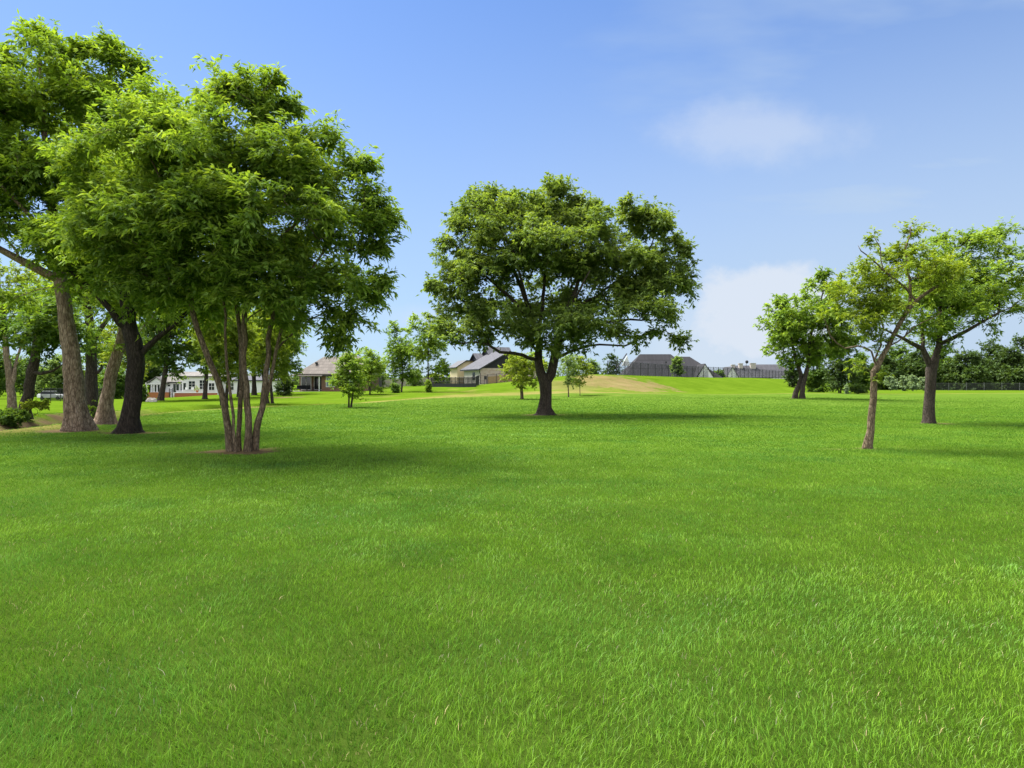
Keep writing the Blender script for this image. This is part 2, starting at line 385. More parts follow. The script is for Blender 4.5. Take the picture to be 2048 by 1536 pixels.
gap_shade = t.ramp(mixn, [(0.3, (0.010, 0.018, 0.003)), (0.6, (0.026, 0.044, 0.006))])  # ground darkened near the camera, painted shade for the gaps between blades
c = t.mix(t.math('MULTIPLY', fat('gap_shade'), 0.8), c, gap_shade)
c = t.mix(t.math('MULTIPLY', fat('dry'), 0.85), c, straw)
c = t.mix(t.math('MULTIPLY', fat('mound'), 0.9), c, mnd)
c = t.mix(fat('soil'), c, earth)
out(t, bsdf(t, c, 1.0, 0.0, bump(t, t.math('ADD', nfin, t.math('MULTIPLY', nmid, 1.5)), 0.6, 0.06)))
dry, lime, soil, mound = zones(GX.ravel(), GY.ravel())
g = np_mesh('ground', V, F, gm, None, True)
gap_shade = sstep(22, 6, np.hypot(GX.ravel(), GY.ravel()))
for k, a in (('dry', dry), ('lime', lime), ('soil', soil), ('mound', mound), ('gap_shade', gap_shade)):
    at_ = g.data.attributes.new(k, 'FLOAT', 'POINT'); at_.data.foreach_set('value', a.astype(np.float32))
props(g, 'rolling green lawn of the park with a dry strip and a grassy bank', 'ground', None, 'structure')

# ------------------------------------------------------------------ grass blades of the near lawn
def build_grass():
    r = np.random.default_rng(11)
    # sample distance with a falling density
    Dd = np.linspace(2.2, 84, 6000)
    rho = 15000.0 / (1 + (Dd / 3.4) ** 1.9) * sstep(82, 26, Dd)
    pdf = rho * Dd * 1.72; cdf = np.cumsum(pdf) * (Dd[1] - Dd[0]); n = int(cdf[-1]); n = min(n, 1300000)
    D = np.interp(r.random(n) * cdf[-1], cdf, Dd)
    X = (r.random(n) * 2 - 1) * (0.84 * D + 0.5); Y = D
    clump = 0.5 * fbm(X * 2.2, Y * 2.2, 3) + 0.5 * fbm(X * 7 + 3, Y * 7, 2); big = fbm(X * 0.45 + 5, Y * 0.45, 3)
    d_, l_, so, mo = zones(X, Y)
    keep = r.random(n) > np.clip(so * 1.6, 0, 1)
    keep &= X > lipx(Y) - 7
    keep &= r.random(n) > 0.9 * np.clip(d_ * 1.2 + l_ * sstep(30, 45, D), 0, 1)
    keep &= r.random(n) < 0.72 + 0.5 * clump
    X, Y, D, clump, big, l_, d_ = [a[keep] for a in (X, Y, D, clump, big, l_, d_)]; n = len(X)
    Z = H(X, Y)
    hgt = (0.019 + 0.020 * clump + 0.005 * (big - 0.5)) * (1 + 0.30 * sstep(9, 3, D)) * (0.65 + 0.75 * r.random(n)) * (1 + 0.005 * D)
    long_ = r.random(n) < 0.03; hgt = np.where(long_, hgt * 1.45, hgt)
    px = D / 680.0
    wd = np.maximum(0.0028 * (0.7 + 0.7 * r.random(n)), 0.40 * px * (0.6 + 0.8 * r.random(n)))
    ang = r.random(n) * 2 * np.pi
    flow = fbm(X * 0.8 + 31, Y * 0.8, 2) * 4 * np.pi
    lean = hgt * (0.25 + 0.75 * r.random(n))
    lx = np.cos(ang) + np.cos(flow) * 0.22; ly = np.sin(ang) + np.sin(flow) * 0.22
    face = r.random(n) * np.pi; face = np.where(D > 6, face * 0.35 - 0.17 * np.pi, face)
    sx, sy = np.cos(face) * wd * 0.5, np.sin(face) * wd * 0.5
    b = np.stack((X, Y, Z - 0.004), 1); s = np.stack((sx, sy, np.zeros(n)), 1)
    mid = b + np.stack((lx * lean * 0.3, ly * lean * 0.3, hgt * 0.62), 1)
    tip = b + np.stack((lx * lean, ly * lean, hgt), 1)
    Vv = np.empty((n, 5, 3), np.float32); Vv[:, 0] = b - s; Vv[:, 1] = b + s; Vv[:, 2] = mid + s * 0.8; Vv[:, 3] = mid - s * 0.8; Vv[:, 4] = tip
    k = np.arange(n)[:, None] * 5
    q = k + np.array([[0, 1, 2, 3]]); tr = k + np.array([[3, 2, 4]])
    mott = fbm(X * 1.1 + 70, Y * 1.1 + 20, 3)
    tint = np.clip(0.20 + 0.44 * r.random(n) + 0.40 * (clump - 0.5) + 0.26 * (big - 0.45) + 0.45 * (mott - 0.5), 0.02, 0.86)
    blue = np.clip(3.0 * (fbm(X * 0.9 + 11, Y * 0.9 + 47, 3) - 0.50) + r.normal(size=n) * 0.22, 0, 1)
    tint = np.where(r.random(n) < (0.006 + 0.03 * sstep(0.42, 0.30, clump)) * sstep(12, 4, D), 0.90 + 0.1 * r.random(n), tint)
    m, t = mat('grass_blade')
    a = t.node('ShaderNodeAttribute', attribute_name='tint')
    c = t.ramp(a.outputs['Fac'], [(0.0, (0.0386, 0.0908, 0.0068)), (0.4, (0.0886, 0.1961, 0.0102)), (0.82, (0.1591, 0.2786, 0.0204)), (0.90, (0.2955, 0.2580, 0.0905)), (1.0, (0.4773, 0.3715, 0.2037))])
    ac = t.node('ShaderNodeAttribute', attribute_name='cool'); c = t.mix(t.math('MULTIPLY', ac.outputs['Fac'], 0.6), c, t.mix(1.0, c, (0.62, 0.86, 1.7, 1), 'MULTIPLY'))
    geo = t.node('ShaderNodeNewGeometry'); vm = t.node('ShaderNodeVectorMath', operation='MULTIPLY_ADD'); t.l.new(geo.outputs['Normal'], vm.inputs[0]); vm.inputs[1].default_value = (0.75, 0.75, 0.75); vm.inputs[2].default_value = (0, 0, 0.6)
    vn = t.node('ShaderNodeVectorMath', operation='NORMALIZE'); t.l.new(vm.outputs[0], vn.inputs[0])
    dd = t.node('ShaderNodeBsdfDiffuse'); t.l.new(c, dd.inputs[0]); t.l.new(vn.outputs[0], dd.inputs['Normal'])
    tt = t.node('ShaderNodeBsdfTranslucent'); t.l.new(c, tt.inputs[0])
    mx = t.node('ShaderNodeMixShader'); mx.inputs[0].default_value = 0.28; t.l.new(dd.outputs[0], mx.inputs[1]); t.l.new(tt.outputs[0], mx.inputs[2])
    gg = t.node('ShaderNodeBsdfGlossy'); gg.inputs['Roughness'].default_value = 0.45
    m2 = t.node('ShaderNodeMixShader'); m2.inputs[0].default_value = 0.018; t.l.new(mx.outputs[0], m2.inputs[1]); t.l.new(gg.outputs[0], m2.inputs[2])
    out(t, m2.outputs[0])
    o = np_mesh('grass', Vv.reshape(-1, 3), q, m, None, True, {'tint': np.concatenate((tint, tint)), 'cool': np.concatenate((blue, blue))}, tr)
    props(o, 'short green grass blades covering the near lawn', 'grass', None, 'stuff')
    return n
NG = build_grass()

# ------------------------------------------------------------------ trees
class Skel:
    def __init__(s, seed): s.p = []; s.par = []; s.r = []; s.grp = []; s.rs = np.random.default_rng(seed); s.rr = random.Random(seed)
    def add(s, p, par, r, g): s.p.append(p); s.par.append(par); s.r.append(r); s.grp.append(g); return len(s.p) - 1
    def limb(s, pts, new_group, step=0.3, wob=0.02):
        """pts: list of (Vector, radius). starts a stem when new_group, else joins the nearest node"""
        pts = [(Vector(p), r) for p, r in pts]
        if new_group is not None:
            cur = s.add(pts[0][0], -1, pts[0][1], new_group); gq = new_group; first = pts[0]
        else:
            A = np.array([tuple(q) for q in s.p]); d = np.linalg.norm(A - np.array(pts[0][0]), axis=1)
            cur = int(np.argmin(d)); gq = s.grp[cur]; first = (s.p[cur], min(pts[0][1], s.r[cur]))
        seq = [first] + pts[1:]
        for k in range(len(seq) - 1):
            p0 = seq[max(0, k - 1)][0]; a, ra = seq[k]; b, rb = seq[k + 1]; p3 = seq[min(len(seq) - 1, k + 2)][0]
            n = max(1, int((b - a).length / step))
            for i in range(1, n + 1):
                u = i / n
                q = 0.5 * ((2 * a) + (b - p0) * u + (2 * p0 - 5 * a + 4 * b - p3) * u * u + (3 * a - p0 - 3 * b + p3) * u ** 3)
                q = q + Vector([s.rr.gauss(0, wob) for _ in range(3)])
                cur = s.add(q, cur, ra + (rb - ra) * u, gq)
    def grow(s, tips, step, up=0.15):
        """join every tip to the skeleton with a curved branch"""
        A = np.array([tuple(q) for q in s.p]); n0 = len(A)
        cap = n0 + len(tips) * 40; B = np.empty((cap, 3)); B[:n0] = A; n = n0
        dmain = np.array([np.min(np.sum((A - t_) ** 2, 1)) for t_ in tips])
        ends = []
        for t_i in np.argsort(dmain):
            T = tips[t_i]
            d = B[:n] - T; c2 = np.sqrt((d ** 2).sum(1)) + 0.45 * np.maximum(0, d[:, 2])
            k = int(np.argmin(c2)); a = s.p[k]; tp = Vector(T); L = (tp - a).length
            if L < 0.05: ends.append(k); continue
            if s.par[k] >= 0: dr = (a - s.p[s.par[k]]).normalized()
            else: dr = Vector((0, 0, 1))
            dd = (tp - a).normalized()
            if dr.dot(dd) < -0.2: dr = dd
            c = a + dr * L * 0.38 + Vector((0, 0, up * L)) + Vector([s.rr.gauss(0, 0.05 * L) for _ in range(3)])
            m = max(2, min(30, int(L / step))); cur = k
            for i in range(1, m + 1):
                u = i / m; q = a * (1 - u) ** 2 + c * 2 * u * (1 - u) + tp * u * u
                cur = s.add(q, cur, 0.0, s.grp[k]); B[n] = tuple(q); n += 1
            ends.append(cur)
        return ends
    def radii(s, rt, ex=0.5, ends=()):
        cnt = np.zeros(len(s.p))
        for e in ends: cnt[e] += 1
        for i in range(len(s.p) - 1, -1, -1):
            if s.par[i] >= 0: cnt[s.par[i]] += cnt[i]
        s.cnt = cnt
        rp = rt * np.maximum(cnt, 1) ** ex
        for i in range(len(s.p)):
            if s.r[i] <= 0:
                r = rp[i]
                if s.par[i] >= 0: r = min(r, s.r[s.par[i]] * 0.92)
                s.r[i] = max(r, rt * 0.7)
    def mesh(s, g_, root, big=12, lump=0.07):
        ch = {}
        for i, p in enumerate(s.par):
            if s.grp[i] == g_ and p >= 0: ch.setdefault(p, []).append(i)
        Vv = []; Fq = []; Ft = []
        starts = [(i, None) for i in range(len(s.p)) if s.grp[i] == g_ and s.par[i] < 0]
        rr = s.rr
        while starts:
            i, frm = starts.pop(); chain = [frm] if frm is not None else []; 
            while True:
                chain.append(i); cs = ch.get(i, [])
                if not cs: break
                best = max(cs, key=lambda c: (s.r[c], s.cnt[c]))
                for c in cs:
                    if c != best: starts.append((c, i))
                i = best
            if len(chain) < 2: continue
            r0 = s.r[chain[1]] if frm is not None else s.r[chain[0]]
            ns = big if r0 > 0.10 else 7 if r0 > 0.035 else 4 if r0 > 0.012 else 3
            u = None; ph = rr.random() * 6; base = len(Vv); nr = 0
            for k, nd in enumerate(chain):
                p = s.p[nd]; r = s.r[nd]
                if k == 0 and frm is not None: r = min(r, r0)
                if k < len(chain) - 1: tg = s.p[chain[k + 1]] - p
                else: tg = p - s.p[chain[k - 1]]; r = r * 0.55
                if k > 0: tg = tg + (p - s.p[chain[k - 1]])
                if tg.length < 1e-6: tg = Vector((0, 0, 1))
                if k == 0 and frm is None: tg = Vector((0, 0, 1))
                tg.normalize()
                if u is None: u = tg.orthogonal().normalized()
                u = (u - tg * u.dot(tg)); u = u.normalized() if u.length > 1e-6 else tg.orthogonal().normalized()
                v = tg.cross(u); pl = p - root
                for j in range(ns):
                    a = 2 * math.pi * j / ns; q = r
                    fl = max(0.0, 1 - max(pl.z, 0) / (2.2 * r0)) if r0 > 0.1 and frm is None else 0.0
                    if r0 > 0.06: q = r * (1 + 0.22 * fl * fl * math.sin(5 * a + ph)) * (1 + 0.035 * math.sin(9 * a + pl.z * 2.5))
                    if r0 > 0.06: q = q * (1 + lump * math.sin(3 * a + ph + pl.z * 0.8) + 0.6 * lump * math.sin(5 * a + 2 * ph - pl.z * 1.9) + rr.gauss(0, 0.018))
                    Vv.append(pl + (u * math.cos(a) + v * math.sin(a)) * q)
                nr += 1
            for k in range(nr - 1):
                o0 = base + k * ns
                for j in range(ns):
                    j2 = (j + 1) % ns; Fq.append((o0 + j, o0 + j2, o0 + ns + j2, o0 + ns + j))
            tipb = base + (nr - 1) * ns
            for j in range(1, ns - 1): Ft.append((tipb, tipb + j, tipb + j + 1))
        return np.array([tuple(q) for q in Vv]), np.array(Fq, int), np.array(Ft, int)

def blob_tips(rs, blobs, n, flat=0.42, pad=None):
    """blobs: (centre Vector, (rx, ry, rz), weight).  Twig ends gather in flattish pads spread through the blobs"""
    wts = np.array([b[1][0] * b[1][1] * b[1][2] * b[2] for b in blobs]) ** 0.85; wts /= wts.sum()
    outp = []
    for k, b in enumerate(blobs):
        m = max(9 if b[1][2] < 1.6 and b[2] >= 1 else 4, int(round(n * wts[k]))); rb = np.array(b[1]); q = max(1, m // 6)
        d = rs.normal(size=(q, 3)); d /= np.linalg.norm(d, axis=1)[:, None]
        rad = rs.random(q) ** flat
        cen = d * rad[:, None] * rb
        pr = (pad or 0.62) * (rb.prod() / q) ** (1 / 3.0)
        sub = rs.normal(size=(m, 3)) * pr * np.array([1, 1, 0.55])
        loc = cen[np.arange(m) % q] + sub; nn = np.linalg.norm(loc / rb, axis=1); loc = loc * np.minimum(1, (0.95 + 0.38 * rs.random(m) ** 2.5) / np.maximum(nn, 1e-6))[:, None]
        outp.append(np.array(b[0]) + loc)
    return np.concatenate(outp)

def leaves(rs, centres, dirs, per, spread, ll, lw, droop=0.25, flat=0.7, upn=0.8, wind=(0, 0, 0), clump_var=0.5, root=None, tint0=0.5, lv=11):
    """every twig end carries a few side shoots; leaves stand in two ranks along each shoot"""
    m = len(centres); nt = np.maximum(1, np.round(per / lv * (0.55 + 0.9 * rs.random(m)))).astype(int)
    ti = np.repeat(np.arange(m), nt); q = len(ti)
    sp = (spread * (0.75 + 0.5 * rs.random(m)))[ti]
    sd0 = dirs[ti] * 0.75 + rs.normal(size=(q, 3)) * np.array([.62, .62, .62 * flat]) + np.array([0, 0, 0.12]) + np.array(wind)
    sd0 /= np.linalg.norm(sd0, axis=1)[:, None]
    sl = sp * (1.1 + 1.1 * rs.random(q))
    so = centres[ti] - dirs[ti] * (sp * 1.9 * rs.random(q) ** 1.2)[:, None] + rs.normal(size=(q, 3)) * (sp * 0.22)[:, None]
    nl = np.maximum(3, rs.poisson(lv, q)); li = np.repeat(np.arange(q), nl); n = len(li)
    tt = rs.random(n) ** 0.8; d = sd0[li]
    ctr = so[li] + d * (sl[li] * tt)[:, None] + np.array([0, 0, -1.0]) * (droop * 0.55 * sl[li] * tt * tt)[:, None] + rs.normal(size=(n, 3)) * (sp[li] * 0.07)[:, None]
    sn = np.cross(d, np.array([0, 0, 1.0])); sn /= (np.linalg.norm(sn, axis=1)[:, None] + 1e-6)
    sgn = np.where(rs.random(n) < 0.5, -1.0, 1.0)[:, None]
    ax = d * 0.65 + sn * sgn * 0.7 + rs.normal(size=(n, 3)) * 0.34 + np.array([0, 0, -droop])
    ax /= np.linalg.norm(ax, axis=1)[:, None]
    nm = rs.normal(size=(n, 3)) * 0.55 + np.array([0, 0, upn])
    sd = np.cross(ax, nm); sd /= (np.linalg.norm(sd, axis=1)[:, None] + 1e-9); nm = np.cross(sd, ax)
    L = ll * (0.65 + 0.7 * rs.random(n)); Wd = lw * (0.65 + 0.7 * rs.random(n))
    tipp = ctr + ax * L[:, None] + np.array([0, 0, -0.12]) * L[:, None]
    mid = ctr + ax * (L * 0.42)[:, None] + nm * (L * 0.06)[:, None]
    Vv = np.empty((n, 4, 3)); Vv[:, 0] = ctr; Vv[:, 1] = mid + sd * (Wd * 0.5)[:, None]; Vv[:, 2] = tipp; Vv[:, 3] = mid - sd * (Wd * 0.5)[:, None]
    Fq = np.arange(n)[:, None] * 4 + np.array([[0, 1, 2, 3]])
    ct = rs.normal(size=m) * 0.13 * clump_var * 2; st = rs.normal(size=q) * 0.13
    tint = np.clip(tint0 - 0.10 + ct[ti][li] + st[li] + 0.22 * tt ** 2 + rs.normal(size=n) * 0.11, 0, 1)
    if root is not None: Vv = Vv - np.array(root)
    return Vv.reshape(-1, 3), Fq, tint

def tree(name, label, base, stems, limbs, blobs, ntips, per, leaf, lm, bm, seed, cat='tree', group=None, spread=0.25, rt=0.006, step=0.3,
         droop=0.25, wind=(0, 0, 0), flat=0.7, up=0.15, shell=0.42, stem_name='trunk', D=None, tint0=0.5, upn=0.8, bigsides=12, lump=0.07, inset=0, squeeze=None):
    """base: photo pixel of the foot.  stems / limbs: lists of (px, py, depth offset, radius).  blobs: (px, py, rx, ry, depth offset, depth radius m, weight)"""
    root = gat(*base) if D is None else gon(base[0], D)
    D0 = root.y; s = Skel(seed); S = D0 / FPX
    for gi, st in enumerate(stems):
        pts = []
        for k, (px, py, dy, r) in enumerate(st):
            p = at(px, py, D0 + dy)
            if k == 0: p = Vector((p.x, D0 + dy, h1(p.x, D0 + dy) - 0.08))
            pts.append((p, r))
        s.limb(pts, gi, min(step, 0.3), 0.006 + 0.02 * min(step, 0.3))
    for li in limbs: s.limb([(at(px, py, D0 + dy), r) for px, py, dy, r in li], None, step)
    B = []
    for b in blobs:
        px, py, rx, ry, dy, rd = b[:6]
        if squeeze: px = squeeze[0] + (px - squeeze[0]) * squeeze[2]; py = squeeze[1] + (py - squeeze[1]) * squeeze[2]
        wt = b[6] if len(b) > 6 else 1.0
        k = (D0 + dy) / FPX; rx = max(min(rx, 9), rx - inset); ry = max(min(ry, 9), ry - inset); B.append((at(px, py, D0 + dy), (rx * k, rd, ry * k), wt))
    tips = blob_tips(s.rs, B, ntips, shell)
    tips = tips[tips[:, 2] > root.z + 0.15]
    finish_tree(s, tips, name, label, root, len(stems), per, leaf, lm, bm, cat, group, spread, rt, step, droop, wind, flat, up, stem_name, tint0, upn, bigsides, lump)

def finish_tree(s, tips, name, label, root, nst, per, leaf, lm, bm, cat, group, spread, rt, step, droop, wind, flat, up, stem_name, tint0, upn, bigsides, lump=0.07):
    ends = s.grow(tips, step, up); s.radii(rt, 0.5, ends)
    e = empty(name, root, label, cat, group)
    for gi in range(nst):
        Vv, Fq, Ft = s.mesh(gi, root, bigsides, lump)
        np_mesh(stem_name, Vv, Fq, BARK[bm], e, True, None, Ft)
    C = np.array([tuple(s.p[k]) for k in ends]); Dr = np.array([tuple((s.p[k] - s.p[s.par[k]]).normalized()) if s.par[k] >= 0 else (0, 0, 1) for k in ends])
    Vv, Fq, tint = leaves(s.rs, C, Dr, per, spread, leaf[0], leaf[1], droop, flat, upn, wind, 0.5, root, tint0)
    np_mesh('crown', Vv, Fq, LEAF[lm], e, False, {'tint': tint})
    return e

def auto_tree(name, label, px, D, top_py, width_px, lm, bm, seed, base_py=None, clear=0.25, ntips=140, per=24, leaf=(0.3, 0.16), cat='tree', group=None,
              trunk_r=None, shape='round', droop=0.25, wind=(0, 0, 0), spread=None, lean=0.0, tint0=0.5, stems=1, nblob=9):
    """a whole tree from its outline size in the photo"""
    root = gon(px, D) if base_py is None else gat(px, base_py)
    D = root.y; S = D / FPX; rr = random.Random(seed)
    Hh = CAM_H - (top_py - 768) * S - root.z; Wd = width_px * S
    tr = trunk_r or max(0.05, Hh * 0.02)
    s = Skel(seed); cz = clear * Hh
    for k in range(stems):
        a = 2 * math.pi * (k + 0.3) / max(1, stems); o = 0.0 if stems == 1 else tr * 1.6
        top = Vector((lean * Hh + o * 3 * math.cos(a), o * 3 * math.sin(a), Hh * 0.72))
        b0 = Vector((o * math.cos(a), o * math.sin(a), -0.08))
        pts = [(root + b0, tr * 1.35), (root + b0 + Vector((0, 0, 0.25)), tr), (root + b0.lerp(top, 0.45) + Vector((rr.gauss(0, .02) * Hh, rr.gauss(0, .02) * Hh, 0)), tr * 0.75), (root + top, tr * 0.25)]
        s.limb(pts, k, 0.35, 0.01)
    B = []; ch = Hh - cz
    for k in range(nblob):
        a = 2 * math.pi * k / nblob * 2.399 * 3 + rr.random(); f = (k + 0.5) / nblob
        if shape == 'round': prof = math.sin(math.pi * (0.12 + 0.80 * f)) ** 0.7
        elif shape == 'cone': prof = (1 - f) ** 0.8 + 0.12
        elif shape == 'vase': prof = 0.35 + 0.65 * math.sin(math.pi * min(1, 0.15 + 0.62 * f))
        else: prof = 0.85 * (1 - f * 0.55)
        rad = Wd * 0.5 * prof; rb = max(rad * 0.58, Wd * 0.13) * rr.uniform(0.85, 1.15); off = max(0, rad - rb)
        zc = cz + ch * f
        B.append((root + Vector((off * math.cos(a) + lean * zc, off * math.sin(a), zc)), (rb, rb, min(rb, ch * 0.26)), 1.0))
    B.append((root + Vector((lean * Hh * .5, 0, cz + ch * 0.5)), (Wd * 0.36, Wd * 0.36, ch * 0.36), 0.8))
    B.append((root + Vector((lean * Hh, 0, Hh - ch * 0.13)), (Wd * 0.16, Wd * 0.16, ch * 0.13), 1.0))
    tips = blob_tips(s.rs, B, ntips); tips = tips[tips[:, 2] > root.z + 0.1]
    sp = spread or max(0.10, Wd * 0.05)
    return finish_tree(s, tips, name, label, root, stems, per, leaf, lm, bm, cat, group, sp, max(0.006, tr * 0.06), 0.4 if Hh < 8 else 0.7, droop, wind, 0.7, 0.1,
                       'trunk' if stems == 1 else 'stem', tint0, 0.8, 9)

# --- the multi-stemmed tree, nearest on the left
tree('multi_stem_tree', 'leafy tree with slim grey stems fanning up from one base, nearest tree on the left', (482, 903),
     [[(464, 900, 0.05, .11), (458, 865, .05, .085), (447, 800, 0, .075), (420, 730, -.1, .07), (395, 660, -.2, .065), (380, 600, -.3, .06), (372, 520, -.5, .05), (345, 420, -.7, .035), (310, 330, -.9, .02)],
      [(471, 905, -.2, .05), (468, 860, -.2, .036), (463, 800, -.2, .036), (452, 700, -.2, .032), (450, 630, -.3, .03), (440, 540, -.6, .022), (420, 420, -.9, .015)],
      [(478, 903, 0.1, .08), (478, 870, .15, .06), (482, 800, .25, .062), (482, 720, .4, .055), (478, 640, .6, .05), (462, 540, .9, .04), (450, 400, 1.2, .03), (470, 260, 1.3, .015)],
      [(495, 903, -.05, .105), (497, 865, -.05, .082), (498, 830, 0, .078), (490, 740, 0, .070), (488, 650, 0, .065), (497, 560, 0, .056), (508, 450, 0, .05), (510, 330, .1, .03), (520, 220, .1, .015)],
      [(508, 902, .1, .095), (513, 865, .1, .076), (525, 815, .1, .068), (533, 740, .2, .065), (538, 680, .3, .06), (548, 610, .5, .05), (570, 520, .8, .04), (600, 400, 1.0, .025)],
      [(512, 900, .2, .07), (518, 855, .2, .05), (540, 770, .2, .045), (553, 700, .1, .04), (578, 620, -.1, .035), (630, 530, -.3, .025), (690, 440, -.4, .015)]],
     [[(497, 560, 0, .04), (560, 480, -.6, .03), (640, 400, -1.0, .015)], [(385, 610, -.3, .03), (300, 520, -.8, .025), (220, 430, -1.0, .012)],
      [(490, 660, 0, .02), (520, 620, -.4, .018), (570, 600, -.8, .01)], [(553, 690, .1, .03), (620, 640, .6, .02), (680, 610, 1.0, .012)]],
     [(480, 205, 62, 75, .2, 1.3, .55), (560, 225, 50, 70, .2, 1.2, .6), (330, 300, 115, 95, .3, 2.2), (235, 330, 95, 95, .4, 2.0), (450, 330, 120, 100, -.2, 2.4), (585, 340, 80, 90, 0, 2.2),
      (670, 350, 55, 70, .2, 1.4, .6), (715, 400, 60, 70, .2, 1.5, .5), (680, 470, 90, 80, 0, 2.2, .55), (740, 470, 45, 45, 0, 1.2, .6), (640, 560, 105, 75, .2, 2.4, .42), (715, 580, 62, 50, .2, 1.6, .4),
      (520, 470, 130, 105, -.4, 2.6), (380, 450, 140, 110, -.4, 2.6), (250, 460, 110, 100, .2, 2.2, .8), (540, 580, 120, 55, 0, 2.5, .8), (400, 570, 110, 55, .2, 2.4, .8), (290, 575, 85, 50, .3, 1.9, .7), (640, 655, 55, 40, .4, 1.4, .6), (560, 655, 60, 35, .8, 1.4, .5), (468, 150, 13, 32, .2, .35, 1.3), (440, 175, 12, 26, .1, .35), (505, 170, 12, 28, .3, .35), (553, 162, 13, 30, .2, .35, 1.3), (590, 205, 12, 25, .3, .35), (667, 275, 12, 26, .2, .35), (738, 328, 18, 16, .1, .35), (765, 400, 16, 16, .1, .35), (795, 432, 15, 12, .0, .3), (783, 568, 18, 11, .2, .3), (757, 600, 14, 12, .2, .3), (770, 500, 14, 12, .2, .3), (690, 690, 20, 12, .4, .4), (715, 650, 18, 12, .3, .4)],
     1350, 90, (0.150, 0.050), 'ash', 'grey', 101, inset=10, squeeze=(430, 420, .955), spread=0.24, rt=.0045, stem_name='stem', tint0=.52)

# --- the tall tree with the thick pale brown trunk
tree('shade_tree', 'tallest tree with a thick flared pale brown trunk leaning left at the left edge', (152, 861),
     [[(155, 861, 0, .56), (154, 850, 0, .46), (152, 830, 0, .38), (149, 790, 0, .32), (142, 700, 0, .26), (130, 620, 0, .225), (122, 560, 0, .21), (110, 460, .2, .17), (95, 340, .4, .12), (85, 200, .5, .06), (80, 90, .5, .02)]],
     [[(124, 565, 0, .16), (80, 540, -.3, .14), (40, 520, -.6, .12), (-10, 495, -.8, .10), (-90, 470, -1, .06)], [(126, 570, 0, .10), (165, 572, .6, .09), (190, 590, 1.0, .07), (215, 610, 1.5, .04)],
      [(112, 480, .2, .10), (170, 380, .8, .08), (210, 260, 1.2, .05), (220, 130, 1.4, .02)], [(100, 370, .3, .08), (40, 270, 0, .06), (10, 170, 0, .03)], [(112, 480, .2, .09), (60, 430, -1.2, .07), (0, 370, -1.8, .04)],
      [(60, 530, -.4, .05), (30, 500, -.9, .04), (-20, 440, -1.2, .02)]],
     [(82, 100, 42, 55, .4, 1.6), (150, 140, 70, 55, .5, 2.2), (215, 125, 40, 45, .6, 1.6, .8), (10, 180, 55, 60, .2, 2), (60, 220, 90, 80, .3, 2.6), (180, 230, 90, 75, .8, 2.6, .8), (260, 160, 32, 35, 1.2, 1.2, .6),
      (-70, 260, 90, 110, 0, 3), (30, 330, 110, 85, -.6, 3, .9), (150, 350, 110, 80, .2, 2.8, .8), (0, 430, 110, 50, -1.2, 2.6, .55), (120, 455, 100, 50, -1.6, 1.6, .9), (-80, 430, 80, 70, -.6, 2.6, .7), (40, 590, 70, 25, 1, 2, .25), (170, 600, 40, 25, 1.5, 1.2, .5), (78, 62, 13, 24, .3, .5, 1.2), (130, 95, 14, 22, .4, .5), (207, 85, 12, 18, .6, .45, 1.2), (228, 100, 10, 16, .6, .4), (270, 128, 12, 14, 1.0, .45), (5, 110, 14, 20, .2, .5), (175, 100, 12, 16, .5, .4)],
     950, 84, (0.19, 0.066), 'fresh', 'brown', 102, inset=10, spread=0.33, step=0.4, rt=.006, tint0=.46, bigsides=18, lump=.05)

# --- the dark forked tree
tree('forked_tree', 'tree with a near black forked trunk standing between the pale brown trunk and slim stems', (257, 866),
     [[(254, 867, 0, .50), (257, 856, 0, .36), (261, 835, 0, .29), (267, 780, 0, .25), (272, 720, 0, .26), (268, 680, 0, .25), (258, 640, 0, .22), (252, 560, 0, .17), (255, 470, .2, .13), (268, 350, .4, .08), (290, 240, .4, .03)]],
     [[(262, 662, 0, .13), (238, 645, -.2, .115), (220, 620, -.3, .10), (195, 590, -.5, .08), (150, 550, -.8, .05)], [(276, 720, 0, .13), (294, 695, 0, .10), (318, 672, 0, .085), (345, 652, 0, .075), (390, 612, .3, .05), (450, 560, .8, .03)],
      [(253, 560, 0, .09), (320, 480, .6, .07), (370, 380, .8, .04)], [(254, 500, .1, .08), (200, 440, -.4, .06), (160, 380, -.5, .03)]],
     [(310, 230, 75, 60, .4, 2), (375, 250, 50, 60, .6, 1.7), (340, 340, 95, 75, .6, 2.5), (230, 370, 95, 75, .2, 2.4), (300, 450, 110, 75, .2, 2.6), (200, 500, 100, 65, -.2, 2.4), (330, 560, 110, 60, .6, 2.4), (220, 580, 85, 40, .2, 2, .7), (430, 580, 70, 50, 1, 1.8, .7), (310, 630, 60, 25, .3, 1.4, .5), (390, 640, 50, 25, .8, 1.2, .4)],
     720, 84, (0.18, 0.062), 'fresh', 'black', 103, spread=0.31, step=0.4, tint0=.5, bigsides=16, lump=.05)
tree('leaning_tree', 'grey brown trunk leaning right just behind the tree with the near black trunk', (208, 848),
     [[(208, 848, 0, .46), (209, 838, 0, .33), (212, 810, 0, .25), (220, 760, 0, .22), (232, 715, 0, .21), (246, 660, 0, .18), (256, 610, .2, .13), (270, 520, .4, .07)]],
     [[(235, 710, 0, .08), (262, 690, .4, .06), (290, 650, .8, .03)], [(246, 660, 0, .07), (215, 600, .5, .06), (190, 540, .8, .03)]],
     [(270, 540, 85, 50, .6, 2.2), (200, 560, 80, 40, .8, 2), (310, 600, 70, 35, 1.0, 1.8, .7), (300, 660, 40, 25, .8, 1.2, .4), (230, 480, 80, 60, .6, 2.2), (225, 690, 14, 14, -.2, .4, .6)],
     200, 60, (0.17, 0.07), 'fresh', 'brown', 104, spread=0.3, step=.4, tint0=.55)
